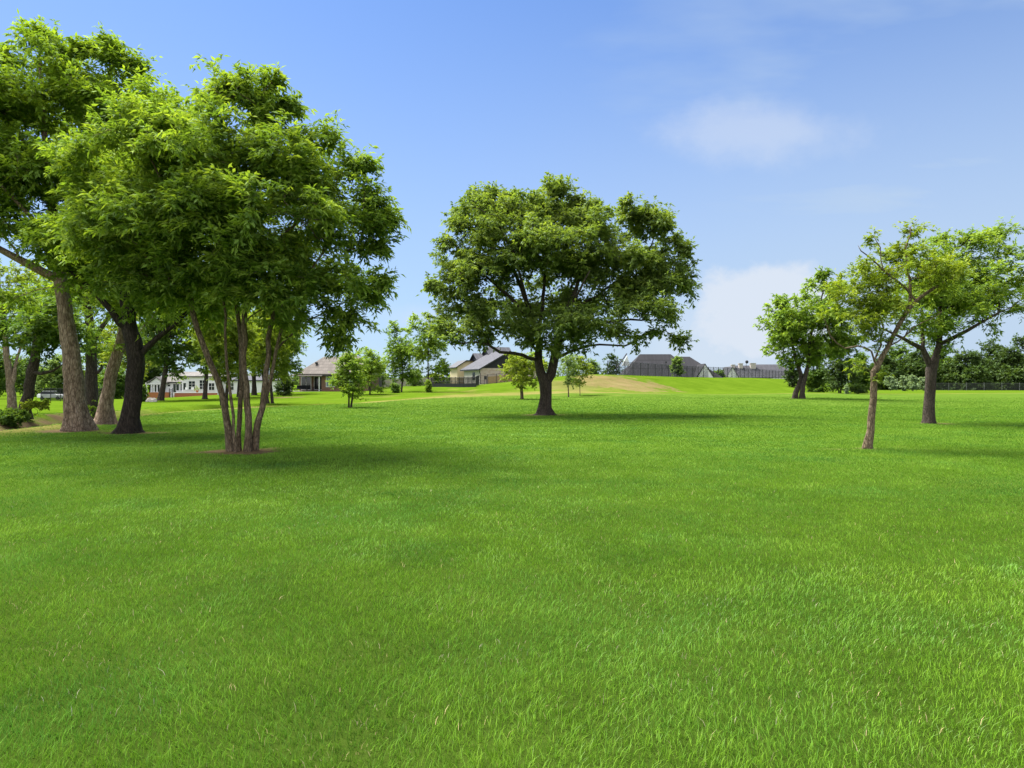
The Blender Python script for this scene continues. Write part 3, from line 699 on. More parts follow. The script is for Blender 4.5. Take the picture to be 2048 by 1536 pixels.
tree('shaded_tree', 'dark trunk with green suckers standing behind the thick pale brown trunk', (183, 838),
     [[(184, 838, 0, .42), (184, 825, 0, .34), (183, 780, 0, .29), (182, 720, 0, .27), (182, 670, 0, .24), (172, 600, .2, .18), (160, 500, .5, .09)]],
     [[(184, 690, 0, .13), (200, 660, 0, .12), (218, 638, 0, .11), (250, 600, .4, .06)], [(186, 752, 0, .09), (200, 742, 0, .08), (204, 735, 0, .07)]],
     [(140, 560, 80, 45, .8, 2.2), (210, 590, 80, 35, .8, 2.2), (110, 600, 60, 35, .8, 2, .8), (160, 490, 90, 50, .8, 2.4), (183, 670, 14, 18, -.4, .5, .8), (176, 700, 13, 14, -.4, .4, .8), (190, 805, 12, 30, -.3, .4, .4)],
     230, 60, (0.18, 0.075), 'fresh', 'dark', 105, spread=0.32, step=.45, tint0=.5)
tree('twin_trunk_tree', 'brown tree splitting into twin trunks low down, furthest left in the photo', (24, 828),
     [[(24, 828, 0, .36), (24, 810, 0, .27), (22, 780, 0, .24), (17, 735, 0, .2), (10, 680, 0, .17), (2, 600, .4, .11), (-10, 520, .8, .05)]],
     [[(24, 782, 0, .15), (28, 755, 0, .13), (30, 735, .2, .10), (40, 700, .6, .07), (60, 640, 1, .04)], [(29, 745, .2, .05), (36, 725, .2, .035), (44, 712, .3, .02)]],
     [(-30, 590, 80, 60, .5, 2.8), (30, 600, 65, 40, .8, 2.6), (70, 640, 50, 30, 1.2, 2, .8), (10, 545, 60, 40, .8, 2.6, .6), (-20, 660, 40, 25, .5, 1.5, .5), (80, 590, 50, 30, 1.4, 2, .7)],
     220, 55, (0.22, 0.095), 'lime', 'brown', 106, spread=0.36, step=.5, tint0=.3)
tree('crooked_tree', 'crooked dark trunk leaning right beside the twin trunked tree at the left edge', (46, 836),
     [[(45, 836, 0, .36), (48, 820, 0, .26), (56, 785, 0, .22), (64, 745, 0, .22), (71, 715, 0, .19), (72, 680, 0, .14), (80, 620, .3, .07)]],
     [[(66, 745, 0, .12), (85, 748, -.2, .09), (105, 742, -.3, .06), (130, 725, -.4, .03)], [(60, 755, 0, .10), (53, 758, -.1, .09)], [(72, 700, 0, .08), (95, 670, -.3, .05), (125, 650, -.5, .03)]],
     [(90, 650, 55, 38, 0, 2.2), (50, 665, 45, 35, .2, 2), (115, 690, 45, 25, -.3, 1.6, .8), (70, 610, 60, 35, .3, 2.2, .8), (140, 640, 40, 35, -.3, 1.6, .7)],
     190, 55, (0.2, 0.085), 'deep', 'dark', 107, spread=0.33, step=.45)
# low growth on the swale lip
auto_tree('shrub', 'low green weedy shrub on the dry bank below the twin trunked tree at far left', 22, 27, 822, 84, 'deep', 'dark', 120, base_py=852, clear=.05, ntips=110, per=34, leaf=(.13, .06), cat='shrub', shape='dome', trunk_r=.02, stems=3, spread=.13, tint0=.6)
tree('sapling', 'thin bright green sapling arching right over the bank beside the crooked trunk', (50, 842),
     [[(52, 842, 0, .018), (60, 833, 0, .015), (75, 826, 0, .012), (92, 815, 0, .008)]], [], [(78, 812, 24, 9, 0, .4), (98, 810, 12, 9, 0, .3), (62, 810, 12, 6, 0, .3), (60, 829, 10, 4, 0, .2, .5)],
     50, 26, (.12, .07), 'lime', 'dark', 121, spread=.09, rt=.003, cat='sapling', tint0=.6)

# --- the broad tree in the middle
tree('spreading_tree', 'broad spreading tree with a dark forked trunk standing alone in the middle of the lawn', (1090, 830),
     [[(1090, 831, 0, .62), (1090, 826, 0, .44), (1090, 815, 0, .345), (1091, 790, 0, .30), (1090, 768, 0, .33), (1082, 745, 0, .23), (1077, 720, 0, .21), (1078, 690, .2, .18), (1068, 645, .4, .15), (1048, 590, .6, .11), (1025, 530, .8, .07), (1000, 460, .9, .03)]],
     [[(1094, 775, 0, .26), (1103, 748, 0, .24), (1108, 718, 0, .23), (1114, 690, -.2, .20), (1126, 645, -.4, .15), (1150, 580, -.6, .10), (1180, 500, -.6, .05), (1190, 430, -.6, .02)],
      [(1092, 757, 0, .10), (1098, 750, 0, .11), (1106, 742, 0, .12)],
      [(1078, 722, 0, .11), (1058, 716, -.4, .10), (1030, 706, -.9, .09), (1000, 704, -1.3, .08), (978, 690, -1.6, .07), (950, 684, -1.9, .05), (905, 690, -2.2, .03)],
      [(1070, 650, .4, .10), (1030, 605, 0, .08), (985, 565, -.5, .06), (945, 525, -1, .03)], [(1076, 690, .1, .09), (1025, 655, .8, .07), (965, 640, 1.5, .05), (900, 630, 2, .025)],
      [(1078, 680, .2, .12), (1084, 610, .8, .10), (1095, 500, 1.2, .06), (1110, 400, 1.3, .025)], [(1116, 690, -.2, .11), (1170, 655, -1.2, .08), (1240, 640, -2, .06), (1320, 640, -2.5, .025)],
      [(1112, 705, -.1, .09), (1180, 690, .8, .06), (1250, 692, 1.3, .05), (1290, 676, 1.5, .03), (1325, 670, 1.6, .015)], [(1130, 635, -.4, .10), (1210, 580, .4, .07), (1290, 510, .8, .04), (1320, 440, .8, .02)],
      [(1124, 650, -.4, .09), (1150, 560, 1.6, .06), (1200, 470, 2.4, .03)], [(1060, 620, .5, .08), (1030, 520, -2, .05), (1000, 450, -2.6, .025)], [(1120, 670, -.3, .08), (1150, 600, -2.4, .06), (1180, 540, -3.2, .03)]],
     [(945, 445, 58, 62, .6, 3), (1005, 415, 60, 50, .6, 3), (1110, 400, 48, 50, .8, 2.8), (1070, 440, 60, 50, 0, 3), (1180, 430, 42, 48, .2, 2.6), (1268, 445, 40, 55, .6, 2.2, .8), (1320, 455, 40, 55, .6, 2.2, .8), (1345, 530, 42, 48, .4, 2.2, .7), (1350, 585, 40, 38, 0, 2, .6),
      (905, 520, 45, 60, 0, 2.6), (985, 500, 85, 60, -.6, 4), (1100, 490, 95, 60, -.8, 4.4), (1200, 505, 80, 60, -.4, 4), (1285, 530, 70, 55, 0, 3.4, .8), (895, 595, 40, 42, -.4, 2.2, .7), (895, 655, 38, 28, -.8, 1.8, .7), (960, 585, 55, 38, .4, 3, .45), (1240, 590, 70, 35, .4, 3, .5), (1120, 570, 80, 30, 1.4, 3, .3),
      (1045, 672, 50, 24, -1.6, 1.8, 1.1), (1000, 640, 60, 34, -.4, 3.4, .9), (1110, 690, 55, 20, -1.6, 2, 1.0), (1170, 610, 90, 36, 1.0, 4, .8), (930, 625, 55, 40, .4, 3, .8), (1300, 580, 60, 40, 1, 3, .8), (1060, 600, 60, 40, 2.4, 2.4, .7), (1130, 650, 75, 34, -2.2, 2.4), (1210, 655, 75, 28, -2.2, 2.4), (1290, 625, 65, 34, -2, 2.4), (1340, 665, 36, 18, -1, 1.6, .8), (1175, 690, 60, 14, -1, 2, .5), (935, 665, 40, 20, -1.6, 1.8, .7), (870, 640, 18, 30, -.6, 1.2, .5), (1270, 690, 30, 12, 1, 1, .5), (915, 678, 34, 16, -2, 1.2), (950, 672, 34, 14, -1.8, 1), (1030, 620, 55, 26, 2, 2.4, .35), (945, 385, 12, 24, .5, .8, 1.2), (978, 376, 12, 20, .4, .8, 1.2), (1012, 388, 12, 20, .6, .8), (1068, 392, 14, 24, .2, .8), (1108, 378, 13, 26, .8, .9, 1.2), (1130, 366, 12, 28, .8, .8, 1.3), (1160, 395, 10, 18, .5, .7), (1192, 402, 11, 22, .2, .8, 1.2), (1265, 402, 12, 26, .5, .8, 1.3), (1290, 418, 10, 18, .5, .7), (1316, 408, 13, 24, .6, .8, 1.2), (1340, 440, 12, 20, .5, .7), (1366, 478, 16, 15, .4, .7, 1.2), (1382, 500, 12, 12, .4, .6), (903, 448, 14, 20, .2, .7), (882, 480, 14, 16, 0, .7), (858, 572, 12, 12, -.3, .5), (1385, 565, 14, 14, 0, .5), (1378, 682, 12, 8, 0, .5)],
     1500, 84, (0.20, 0.090), 'oak', 'dark', 108, inset=6, squeeze=(1120, 570, .955), spread=0.33, step=.45, rt=.009, tint0=.5, up=.12, bigsides=16, lump=.05)

# --- right-hand trees
tree('wind_bent_tree', 'slender crooked tree with a pale bark trunk leaning right, nearest tree on the right', (1735, 898),
     [[(1735, 899, 0, .145), (1736, 890, 0, .118), (1741, 860, 0, .090), (1747, 800, 0, .082), (1749, 745, 0, .080), (1752, 735, 0, .076), (1766, 712, 0, .062), (1786, 670, 0, .052), (1808, 632, 0, .055), (1832, 600, -.1, .045), (1868, 575, -.2, .035), (1905, 555, -.3, .018)]],
     [[(1812, 628, 0, .04), (1822, 600, .1, .04), (1816, 560, .2, .033), (1811, 510, .2, .025), (1822, 455, .2, .012), (1840, 440, .2, .006)], [(1838, 598, 0, .035), (1800, 565, -.2, .03), (1755, 530, -.3, .022), (1722, 500, -.3, .014), (1716, 490, -.3, .007)],
      [(1770, 540, -.3, .015), (1758, 495, -.2, .011), (1745, 472, -.2, .006)], [(1752, 735, 0, .035), (1742, 702, -.1, .024), (1715, 694, -.2, .024), (1690, 694, -.3, .022), (1662, 672, -.4, .018), (1648, 640, -.5, .01)], [(1775, 695, 0, .028), (1830, 655, -.4, .02), (1885, 625, -.7, .01)],
      [(1755, 715, 0, .03), (1765, 680, .4, .025), (1760, 640, .6, .018), (1740, 590, .8, .01)]],
     [(1700, 575, 40, 38, .2, .9, .6), (1755, 555, 60, 40, .2, 1.1), (1828, 458, 30, 16, .2, .5, 1.2), (1808, 505, 50, 35, .2, .9), (1850, 555, 60, 40, .1, 1.1), (1720, 640, 50, 32, .3, 1.0, .8), (1775, 620, 55, 42, .2, 1.1, .8), (1660, 628, 20, 18, -.4, .4, .9), (1728, 520, 14, 14, -.3, .3, .5), (1752, 480, 14, 12, -.2, .3, .4),
      (1885, 535, 40, 35, -.2, .8), (1750, 690, 36, 14, .2, .6, .8), (1705, 735, 14, 6, -.1, .25, .4), (1712, 600, 40, 40, .3, .9, .6), (1757, 750, 8, 6, -.15, .15, .8)],
     400, 46, (0.10, 0.034), 'lime', 'grey', 109, inset=4, spread=0.14, step=.2, rt=.0035, wind=(.35, 0, .1), flat=.8, droop=.1, tint0=.26)
tree('flat_topped_tree', 'dark trunked tree with a wide airy wind swept crown at the right edge', (1858, 847),
     [[(1858, 848, 0, .30), (1858, 840, 0, .235), (1859, 810, 0, .205), (1861, 760, 0, .19), (1862, 738, 0, .20), (1872, 715, 0, .135), (1878, 690, .1, .115), (1881, 640, .2, .10), (1886, 570, .3, .07), (1905, 500, .3, .025)]],
     [[(1860, 735, 0, .15), (1849, 714, 0, .12), (1844, 698, 0, .10), (1822, 685, -.3, .075), (1795, 672, -.6, .05), (1760, 655, -.9, .025)], [(1879, 692, .1, .10), (1915, 672, -.4, .08), (1965, 645, -.9, .05), (2020, 615, -1.3, .025)],
      [(1881, 650, .2, .07), (1925, 590, .6, .05), (1975, 530, .8, .025)], [(1846, 700, 0, .08), (1846, 640, .5, .06), (1835, 570, .8, .03)], [(1882, 640, .2, .06), (1950, 610, 1.2, .045), (2030, 570, 1.6, .02)]],
     [(1925, 488, 45, 22, .4, 1.6), (1985, 482, 42, 18, .4, 1.4), (1880, 510, 55, 32, .3, 2), (1950, 540, 80, 36, .4, 2.6), (2015, 545, 42, 40, .4, 1.6), (1850, 575, 60, 40, .5, 2.2), (1925, 600, 80, 32, .2, 2.6, .8), (2000, 600, 50, 32, -.4, 1.8, .8), (1835, 650, 45, 28, -.3, 1.7), (1905, 660, 60, 22, -.4, 2, .8), (1800, 610, 40, 40, -.2, 1.6, .7), (1975, 650, 50, 16, -.6, 1.4, .5), (2055, 570, 40, 40, .4, 1.6), (1800, 665, 25, 12, -.6, .8, .6), (1870, 690, 35, 10, 0, 1, .5), (1880, 610, 70, 60, 0, 2.4, .8), (1960, 590, 70, 45, 0, 2.4, .8), (1930, 480, 10, 14, .4, .4, 1.2), (1990, 468, 14, 10, .4, .4, 1.2), (2010, 500, 16, 10, .3, .4), (1885, 478, 14, 14, .3, .5)],
     540, 62, (0.15, 0.052), 'ash', 'dark', 110, inset=5, spread=0.24, step=.35, rt=.006, wind=(.4, 0, .08), flat=.75, droop=.1, tint0=.52)
tree('two_stem_tree', 'tree with two crossing trunks and a ragged crown in front of the dark thicket', (1598, 797),
     [[(1590, 797, 0, .30), (1592, 785, 0, .23), (1602, 757, 0, .20), (1597, 735, 0, .17), (1590, 710, .2, .14), (1580, 670, .5, .10), (1565, 620, .6, .04)], [(1605, 797, -.3, .30), (1605, 785, -.3, .22), (1609, 757, -.3, .19), (1617, 725, 0, .16), (1618, 690, 0, .13), (1630, 640, 0, .10), (1650, 570, 0, .04)]],
     [[(1600, 735, 0, .1), (1608, 715, 0, .09), (1640, 690, -.5, .05)]],
     [(1560, 630, 35, 32, .4, 2.2, .8), (1590, 660, 45, 45, .3, 2.8), (1645, 585, 42, 35, .4, 2.6), (1635, 635, 55, 45, 0, 3), (1540, 690, 22, 26, .2, 1.4, .5), (1652, 555, 24, 14, .4, 1.2, .6), (1600, 705, 55, 22, 0, 2.6), (1670, 680, 55, 45, .4, 2.8), (1535, 640, 18, 16, .2, 1, .6), (1600, 640, 60, 60, .2, 3), (1640, 690, 60, 40, .2, 3), (1650, 550, 12, 14, .3, .6, 1.2), (1560, 600, 12, 14, .3, .7), (1570, 670, 35, 35, .2, 2, .8)],
     480, 54, (0.30, 0.12), 'fresh', 'dark', 111, inset=4, spread=0.36, step=.6, rt=.012, wind=(.2, 0, 0), tint0=.4)

# ------------------------------------------------------------------ smaller and farther trees
G_MID = 'young trees on the lawn in front of the houses'
auto_tree('young_tree', 'small round young tree alone on the lawn left of the broad spreading tree', 700, 46, 706, 92, 'fresh', 'dark', 201, base_py=815, clear=.22, ntips=260, per=50, leaf=(.13, .065), trunk_r=.07, shape='vase', group=G_MID, stems=2, spread=.17, tint0=.45)
auto_tree('young_tree', 'yellow green young tree partly hidden behind the small round tree on the lawn', 740, 84, 700, 84, 'fresh', 'dark', 202, clear=.12, ntips=210, per=44, leaf=(.22, .12), trunk_r=.1, group=G_MID, spread=.3, tint0=.6)
auto_tree('young_tree', 'loose crowned tree with a round bush at its foot, right of the brick house', 803, 95, 655, 100, 'fresh', 'dark', 203, base_py=784, clear=.16, ntips=340, per=46, leaf=(.24, .13), trunk_r=.13, shape='round', group=G_MID, spread=.34, lean=-.03, tint0=.4)
auto_tree('young_tree', 'tall loose tree with leafy suckers round its foot, left of the black fence', 857, 95, 636, 100, 'fresh', 'dark', 204, base_py=784, clear=.2, ntips=340, per=46, leaf=(.24, .13), trunk_r=.12, shape='vase', group=G_MID, spread=.34, tint0=.5)
auto_tree('shrub', 'dense round green bush at the foot of the loose crowned tree', 790, 94, 767, 24, 'deep', 'dark', 205, base_py=786, clear=.03, ntips=60, per=36, leaf=(.17, .09), shape='dome', trunk_r=.04, stems=3, cat='shrub', spread=.16)
auto_tree('shrub', 'small upright bush of suckers beside the left end of the black fence', 857, 94, 762, 15, 'fresh', 'dark', 206, base_py=785, clear=.03, ntips=45, per=34, leaf=(.16, .08), shape='dome', trunk_r=.04, stems=3, cat='shrub', spread=.15)
auto_tree('young_tree', 'pale green two stemmed young tree just left of the dark forked trunk', 1044, 64, 710, 104, 'lime', 'grey', 207, base_py=798, clear=.30, ntips=260, per=52, leaf=(.16, .08), trunk_r=.085, shape='vase', group=G_MID, stems=2, spread=.21, tint0=.45)
auto_tree('young_tree', 'slim pale trunked sapling tree just right of the dark forked trunk', 1137, 72, 708, 56, 'willow', 'grey', 208, base_py=794, clear=.34, ntips=140, per=40, leaf=(.16, .07), trunk_r=.075, shape='vase', group=G_MID, spread=.2)
auto_tree('young_tree', 'thin stemmed light green young tree at the foot of the bare mound', 1160, 74, 711, 60, 'lime', 'grey', 209, base_py=791, clear=.28, ntips=170, per=40, leaf=(.16, .08), trunk_r=.045, shape='round', group=G_MID, spread=.2, tint0=.4)
auto_tree('young_tree', 'low wide pale green tree in front of the brick house porch', 622, 98, 740, 54, 'willow', 'dark', 210, base_py=781, clear=.18, ntips=190, per=40, leaf=(.17, .09), trunk_r=.07, shape='round', group=G_MID, stems=3, spread=.2)
auto_tree('shrub', 'big dark mounded shrub left of the brick house porch', 570, 92, 752, 44, 'dark', 'dark', 211, base_py=792, clear=.02, ntips=130, per=40, leaf=(.2, .1), shape='dome', trunk_r=.06, stems=3, cat='shrub', spread=.26, tint0=.6)
auto_tree('shrub', 'dark green bush at the left end of the orange brick wall', 283, 112, 772, 24, 'deep', 'dark', 212, base_py=803, clear=.02, ntips=70, per=36, leaf=(.22, .11), shape='dome', trunk_r=.05, stems=2, cat='shrub', spread=.22)
# the grove behind the slim stems
G_GR = 'trees in the grove before the white house'
auto_tree('grove_tree', 'dark leaning trunk with a forked limb in front of the white columned porch', 322, 100, 585, 118, 'deep', 'dark', 221, base_py=801, clear=.30, ntips=380, per=46, leaf=(.34, .16), trunk_r=.34, group=G_GR, lean=.09, spread=.5, tint0=.55)
auto_tree('grove_tree', 'dark slim tree before the white house wall with the large windows', 410, 105, 600, 100, 'fresh', 'dark', 222, base_py=798, clear=.26, ntips=340, per=44, leaf=(.34, .16), trunk_r=.26, group=G_GR, lean=.05, spread=.5, tint0=.4)
auto_tree('grove_tree', 'bright green tree with several thin stems seen between the slim grey stems', 447, 62, 596, 150, 'lime', 'dark', 223, base_py=812, clear=.30, ntips=420, per=48, leaf=(.22, .1), trunk_r=.13, group=G_GR, stems=3, spread=.34, tint0=.3)
auto_tree('grove_tree', 'dark trunked tree directly behind the slim grey stems', 478, 80, 610, 100, 'fresh', 'black', 224, base_py=794, clear=.30, ntips=320, per=44, leaf=(.28, .13), trunk_r=.3, group=G_GR, spread=.4, tint0=.5)
auto_tree('grove_tree', 'stout dark trunked tree just right of the slim grey stems, farther back', 509, 92, 625, 100, 'fresh', 'black', 225, base_py=790, clear=.32, ntips=320, per=44, leaf=(.32, .15), trunk_r=.34, group=G_GR, spread=.45, tint0=.45)
auto_tree('grove_tree', 'yellow green tree with twin trunks between the slim grey stems and brick house', 540, 68, 612, 128, 'lime', 'dark', 226, base_py=807, clear=.30, ntips=400, per=46, leaf=(.24, .11), trunk_r=.15, group=G_GR, stems=2, spread=.36, tint0=.3)
auto_tree('grove_tree', 'leafy green tree overhanging the left slope of the brick house roof', 575, 98, 640, 78, 'fresh', 'dark', 227, clear=.30, ntips=320, per=44, leaf=(.3, .14), trunk_r=.2, group=G_GR, spread=.42, tint0=.45)
# behind the left fence
G_FL = 'trees far behind the left trunks'
for k, (px, D, top, wd, lm, lab) in enumerate([
    (-20, 120, 690, 130, 'deep', 'dark far tree at the very left edge behind the twin trunked tree'),
    (60, 150, 712, 100, 'wood', 'blue green far tree above the parked white car at left'),
    (118, 135, 716, 90, 'willow', 'pale willowy tree behind the black netting fence at left'),
    (200, 140, 640, 110, 'fresh', 'bright green tree seen between the thick pale brown trunk and its neighbours'),
    (255, 125, 600, 100, 'lime', 'yellow green tree behind the near black forked trunk'),
    (225, 110, 738, 46, 'deep', 'low dark tree between the trunks left of the white house'),
    (300, 175, 690, 70, 'wood', 'far tree rising behind the porch gable of the white house')]):
    auto_tree('background_tree', lab, px, D, top, wd, lm, 'dark', 240 + k, clear=.08, ntips=320, per=38, leaf=(.44, .22), trunk_r=.25, group=G_FL, spread=.65, shape='round', nblob=11)
# behind the brick house, the black house and the bank
for k, (px, D, top, wd, lm, lab, nm) in enumerate([
    (760, 125, 742, 50, 'willow', 'pale silvery bush behind the lawn trees right of the brick house', 'shrub'),
    (830, 125, 744, 56, 'willow', 'pale silvery bush left of the black fence behind the lawn trees', 'shrub'),
    (887, 185, 718, 42, 'wood', 'round dark green tree far off left of the cream house wall', 'background_tree'),
    (872, 150, 748, 44, 'lime', 'low bright green growth above the dark left part of the black fence', 'shrub'),
    (905, 160, 752, 40, 'fresh', 'low green bush between the round far tree and the cream wall', 'shrub'),
    (1186, 122, 722, 40, 'willow', 'grey green bush beyond the left end of the grassy bank', 'shrub'),
    (1226, 165, 712, 56, 'wood', 'far green tree left of the big grey roof behind the bank fence', 'background_tree'),
    (1354, 136, 717, 24, 'willow', 'slim pale tree in front of the big grey roof behind the fence', 'background_tree'),
    (1438, 165, 742, 26, 'deep', 'small dark bush at the right end of the big grey roof', 'shrub'),
    (1585, 150, 728, 46, 'dark', 'dark evergreen bush at the right end of the bank fence', 'shrub'),
    (1075, 140, 702, 50, 'fresh', 'yellow green tree behind the black house roof and the forked trunk', 'background_tree')]):
    auto_tree(nm, lab, px, D, top, wd, lm, 'dark', 260 + k, clear=.05 if nm == 'shrub' else .15, ntips=110, per=30, leaf=(.36, .2) if D > 130 else (.26, .13), trunk_r=.12, cat='shrub' if nm == 'shrub' else 'tree',
              spread=.4, shape='dome' if nm == 'shrub' else 'round', stems=2 if nm == 'shrub' else 1, tint0=.45)
# thicket right of the bank
G_TH = 'bushy trees of the thicket right of the bank'
for k, (px, D, top, wd, lm, lab) in enumerate([
    (1632, 104, 712, 66, 'deep', 'left dark leafy mass of the thicket, behind the two crossing trunks'),
    (1680, 98, 690, 86, 'dark', 'tallest dark mass in the middle of the thicket right of the crossing trunks'),
    (1722, 104, 706, 66, 'deep', 'right end of the dark thicket, beside the nearest slender trunk')]):
    auto_tree('thicket_tree', lab, px, D, top, wd, lm, 'dark', 280 + k, clear=.0, ntips=230, per=44, leaf=(.28, .15), trunk_r=.1, group=G_TH, spread=.42, shape='dome', stems=3, nblob=12, tint0=.5)
# wood along the far right
G_WD = 'trees of the wood along the far right fence'
WD_ = [(1768, 205, 712, 66, 'wood', 'green wood tree filling the gap right of the thicket'), (1800, 215, 690, 70, 'deep', 'taller wood tree above the pale saplings'), (1838, 200, 704, 66, 'wood', 'wood tree between the pale saplings and the dark trunk'),
       (1880, 205, 690, 64, 'deep', 'wood tree directly behind the dark trunk at right'), (1908, 195, 728, 56, 'wood', 'low light green wood tree right of the dark trunk'), (1940, 192, 704, 74, 'wood', 'rounded wood tree over the near end of the far right fence'),
       (1978, 200, 688, 78, 'dark', 'dark tall wood tree under the right tips of the wind swept crown'), (2018, 192, 696, 74, 'dark', 'very dark wood tree second from the right edge'), (2052, 205, 664, 84, 'wood', 'tallest wood tree cut by the right edge of the photo'),
       (1955, 184, 740, 44, 'dark', 'low dark bushy wood tree behind the fence below the rounded tree'), (2030, 184, 742, 60, 'dark', 'low dark bushy wood tree behind the fence near the right edge'), (1750, 190, 735, 50, 'dark', 'low dark wood tree behind the nearest slender trunk')]
for k, (px, D, top, wd, lm, lab) in enumerate(WD_):
    auto_tree('wood_tree', lab, px, D, top, wd * 1.4, lm, 'dark', 300 + k, clear=.0, ntips=330, per=40, leaf=(.62, .34), trunk_r=.3, group=G_WD, spread=.9, shape='dome', nblob=15, tint0=.5)
G_PS = 'pale saplings along the far fence'
for k, (px, lab) in enumerate([(1781, 'leftmost pale blue green sapling before the dark wood'), (1809, 'second pale blue green sapling from the left before the wood'), (1825, 'third pale blue green sapling from the left before the wood'), (1846, 'rightmost pale blue green sapling, just left of the dark trunk')]):
    auto_tree('sapling', lab, px, 160 + 3 * (k % 2), 753 + 2 * (k % 2), 22, 'pale', 'grey', 320 + k, clear=.12, ntips=60, per=26, leaf=(.34, .16), trunk_r=.05, cat='sapling', group=G_PS, spread=.3, shape='round')
auto_tree('sapling', 'tiny bluish sapling alone on the grass right of the crossing trunks', 1692, 92, 771, 9, 'pale', 'grey', 330, clear=.1, ntips=30, per=22, leaf=(.14, .06), trunk_r=.015, cat='sapling', spread=.1)

# distant woods closing the horizon
def distant_woods():
    r = np.random.default_rng(77); Vs = []; Ts = []
    n = 420; az = r.uniform(-1.05, 1.05, n); dist = r.uniform(430, 700, n)
    X = np.sin(az) * dist; Y = np.cos(az) * dist; Z = H(X, Y); hgt = r.uniform(5, 11, n)
    for k in range(n):
        m = 70; d = r.normal(size=(m, 3)); d /= np.linalg.norm(d, axis=1)[:, None]; d[:, 2] = np.abs(d[:, 2])
        c = np.array([X[k], Y[k], Z[k]]) + d * (r.random(m) ** .3)[:, None] * np.array([7, 7, hgt[k]])
        a = r.normal(size=(m, 3)); a /= np.linalg.norm(a, axis=1)[:, None]; b = np.cross(a, r.normal(size=(m, 3))); b /= np.linalg.norm(b, axis=1)[:, None]
        sz = r.uniform(0.9, 2.0, m)[:, None]
        q = np.stack((c - a * sz, c + b * sz * .6, c + a * sz, c - b * sz * .6), 1); Vs.append(q.reshape(-1, 3)); Ts.append(np.clip(r.normal(.5, .2) + r.normal(size=m) * .15, 0, 1))
    Vv = np.concatenate(Vs); o = np_mesh('distant_woods', Vv, np.arange(len(Vv)).reshape(-1, 4), LEAF['wood'], None, False, {'tint': np.concatenate(Ts)})
    props(o, 'low green line of distant woods along the horizon', 'woods', None, 'stuff')
distant_woods()

# ------------------------------------------------------------------ building materials
def roof_mat(name, col):
    m, t = mat(name); tcn = t.node('ShaderNodeTexCoord')
    br = t.node('ShaderNodeTexBrick'); t.l.new(t.mapping(tcn.outputs['Object'], (1, 1, 1), (0, 0, 0), (R(52), 0, 0)), br.inputs[0])
    br.inputs['Scale'].default_value = 1.0; br.inputs['Brick Width'].default_value = .35; br.inputs['Row Height'].default_value = .16; br.inputs['Mortar Size'].default_value = .008
    br.inputs['Color1'].default_value = (*[k * .82 for k in col], 1); br.inputs['Color2'].default_value = (*[k * 1.15 for k in col], 1); br.inputs['Mortar'].default_value = (*[k * .5 for k in col], 1)
    n = t.noise(tcn.outputs['Object'], .8, 4)
    c = t.mix(t.math('MULTIPLY', n, .45), br.outputs[0], (*[k * .65 for k in col], 1))
    out(t, bsdf(t, c, .9, .15)); return m
def brick_mat(name, c1, c2, mortar, bw=.22, rh=.075, ms=.012):
    m, t = mat(name); tcn = t.node('ShaderNodeTexCoord'); sx = t.node('ShaderNodeSeparateXYZ'); t.l.new(tcn.outputs['Object'], sx.inputs[0])
    cb = t.node('ShaderNodeCombineXYZ'); t.set(cb.inputs[0], t.math('ADD', sx.outputs[0], sx.outputs[1])); t.set(cb.inputs[1], sx.outputs[2])
    br = t.node('ShaderNodeTexBrick'); t.l.new(cb.outputs[0], br.inputs[0]); br.inputs['Scale'].default_value = 1
    br.inputs['Brick Width'].default_value = bw; br.inputs['Row Height'].default_value = rh; br.inputs['Mortar Size'].default_value = ms
    br.inputs['Color1'].default_value = (*c1, 1); br.inputs['Color2'].default_value = (*c2, 1); br.inputs['Mortar'].default_value = (*mortar, 1)
    n = t.noise(tcn.outputs['Object'], 1.2, 4); c = t.mix(t.math('MULTIPLY', n, .4), br.outputs[0], (*[k * .6 for k in c1], 1))
    out(t, bsdf(t, c, .9, .15, bump(t, br.outputs['Fac'], -.3, .01))); return m
def glass_mat(name, col, rough=.06):
    m, t = mat(name); tcn = t.node('ShaderNodeTexCoord'); n = t.noise(tcn.outputs['Object'], 1.2, 2)
    c = t.mix(n, (*[k * .7 for k in col], 1), (*[k * 1.3 for k in col], 1)); out(t, bsdf(t, c, rough, .5)); return m
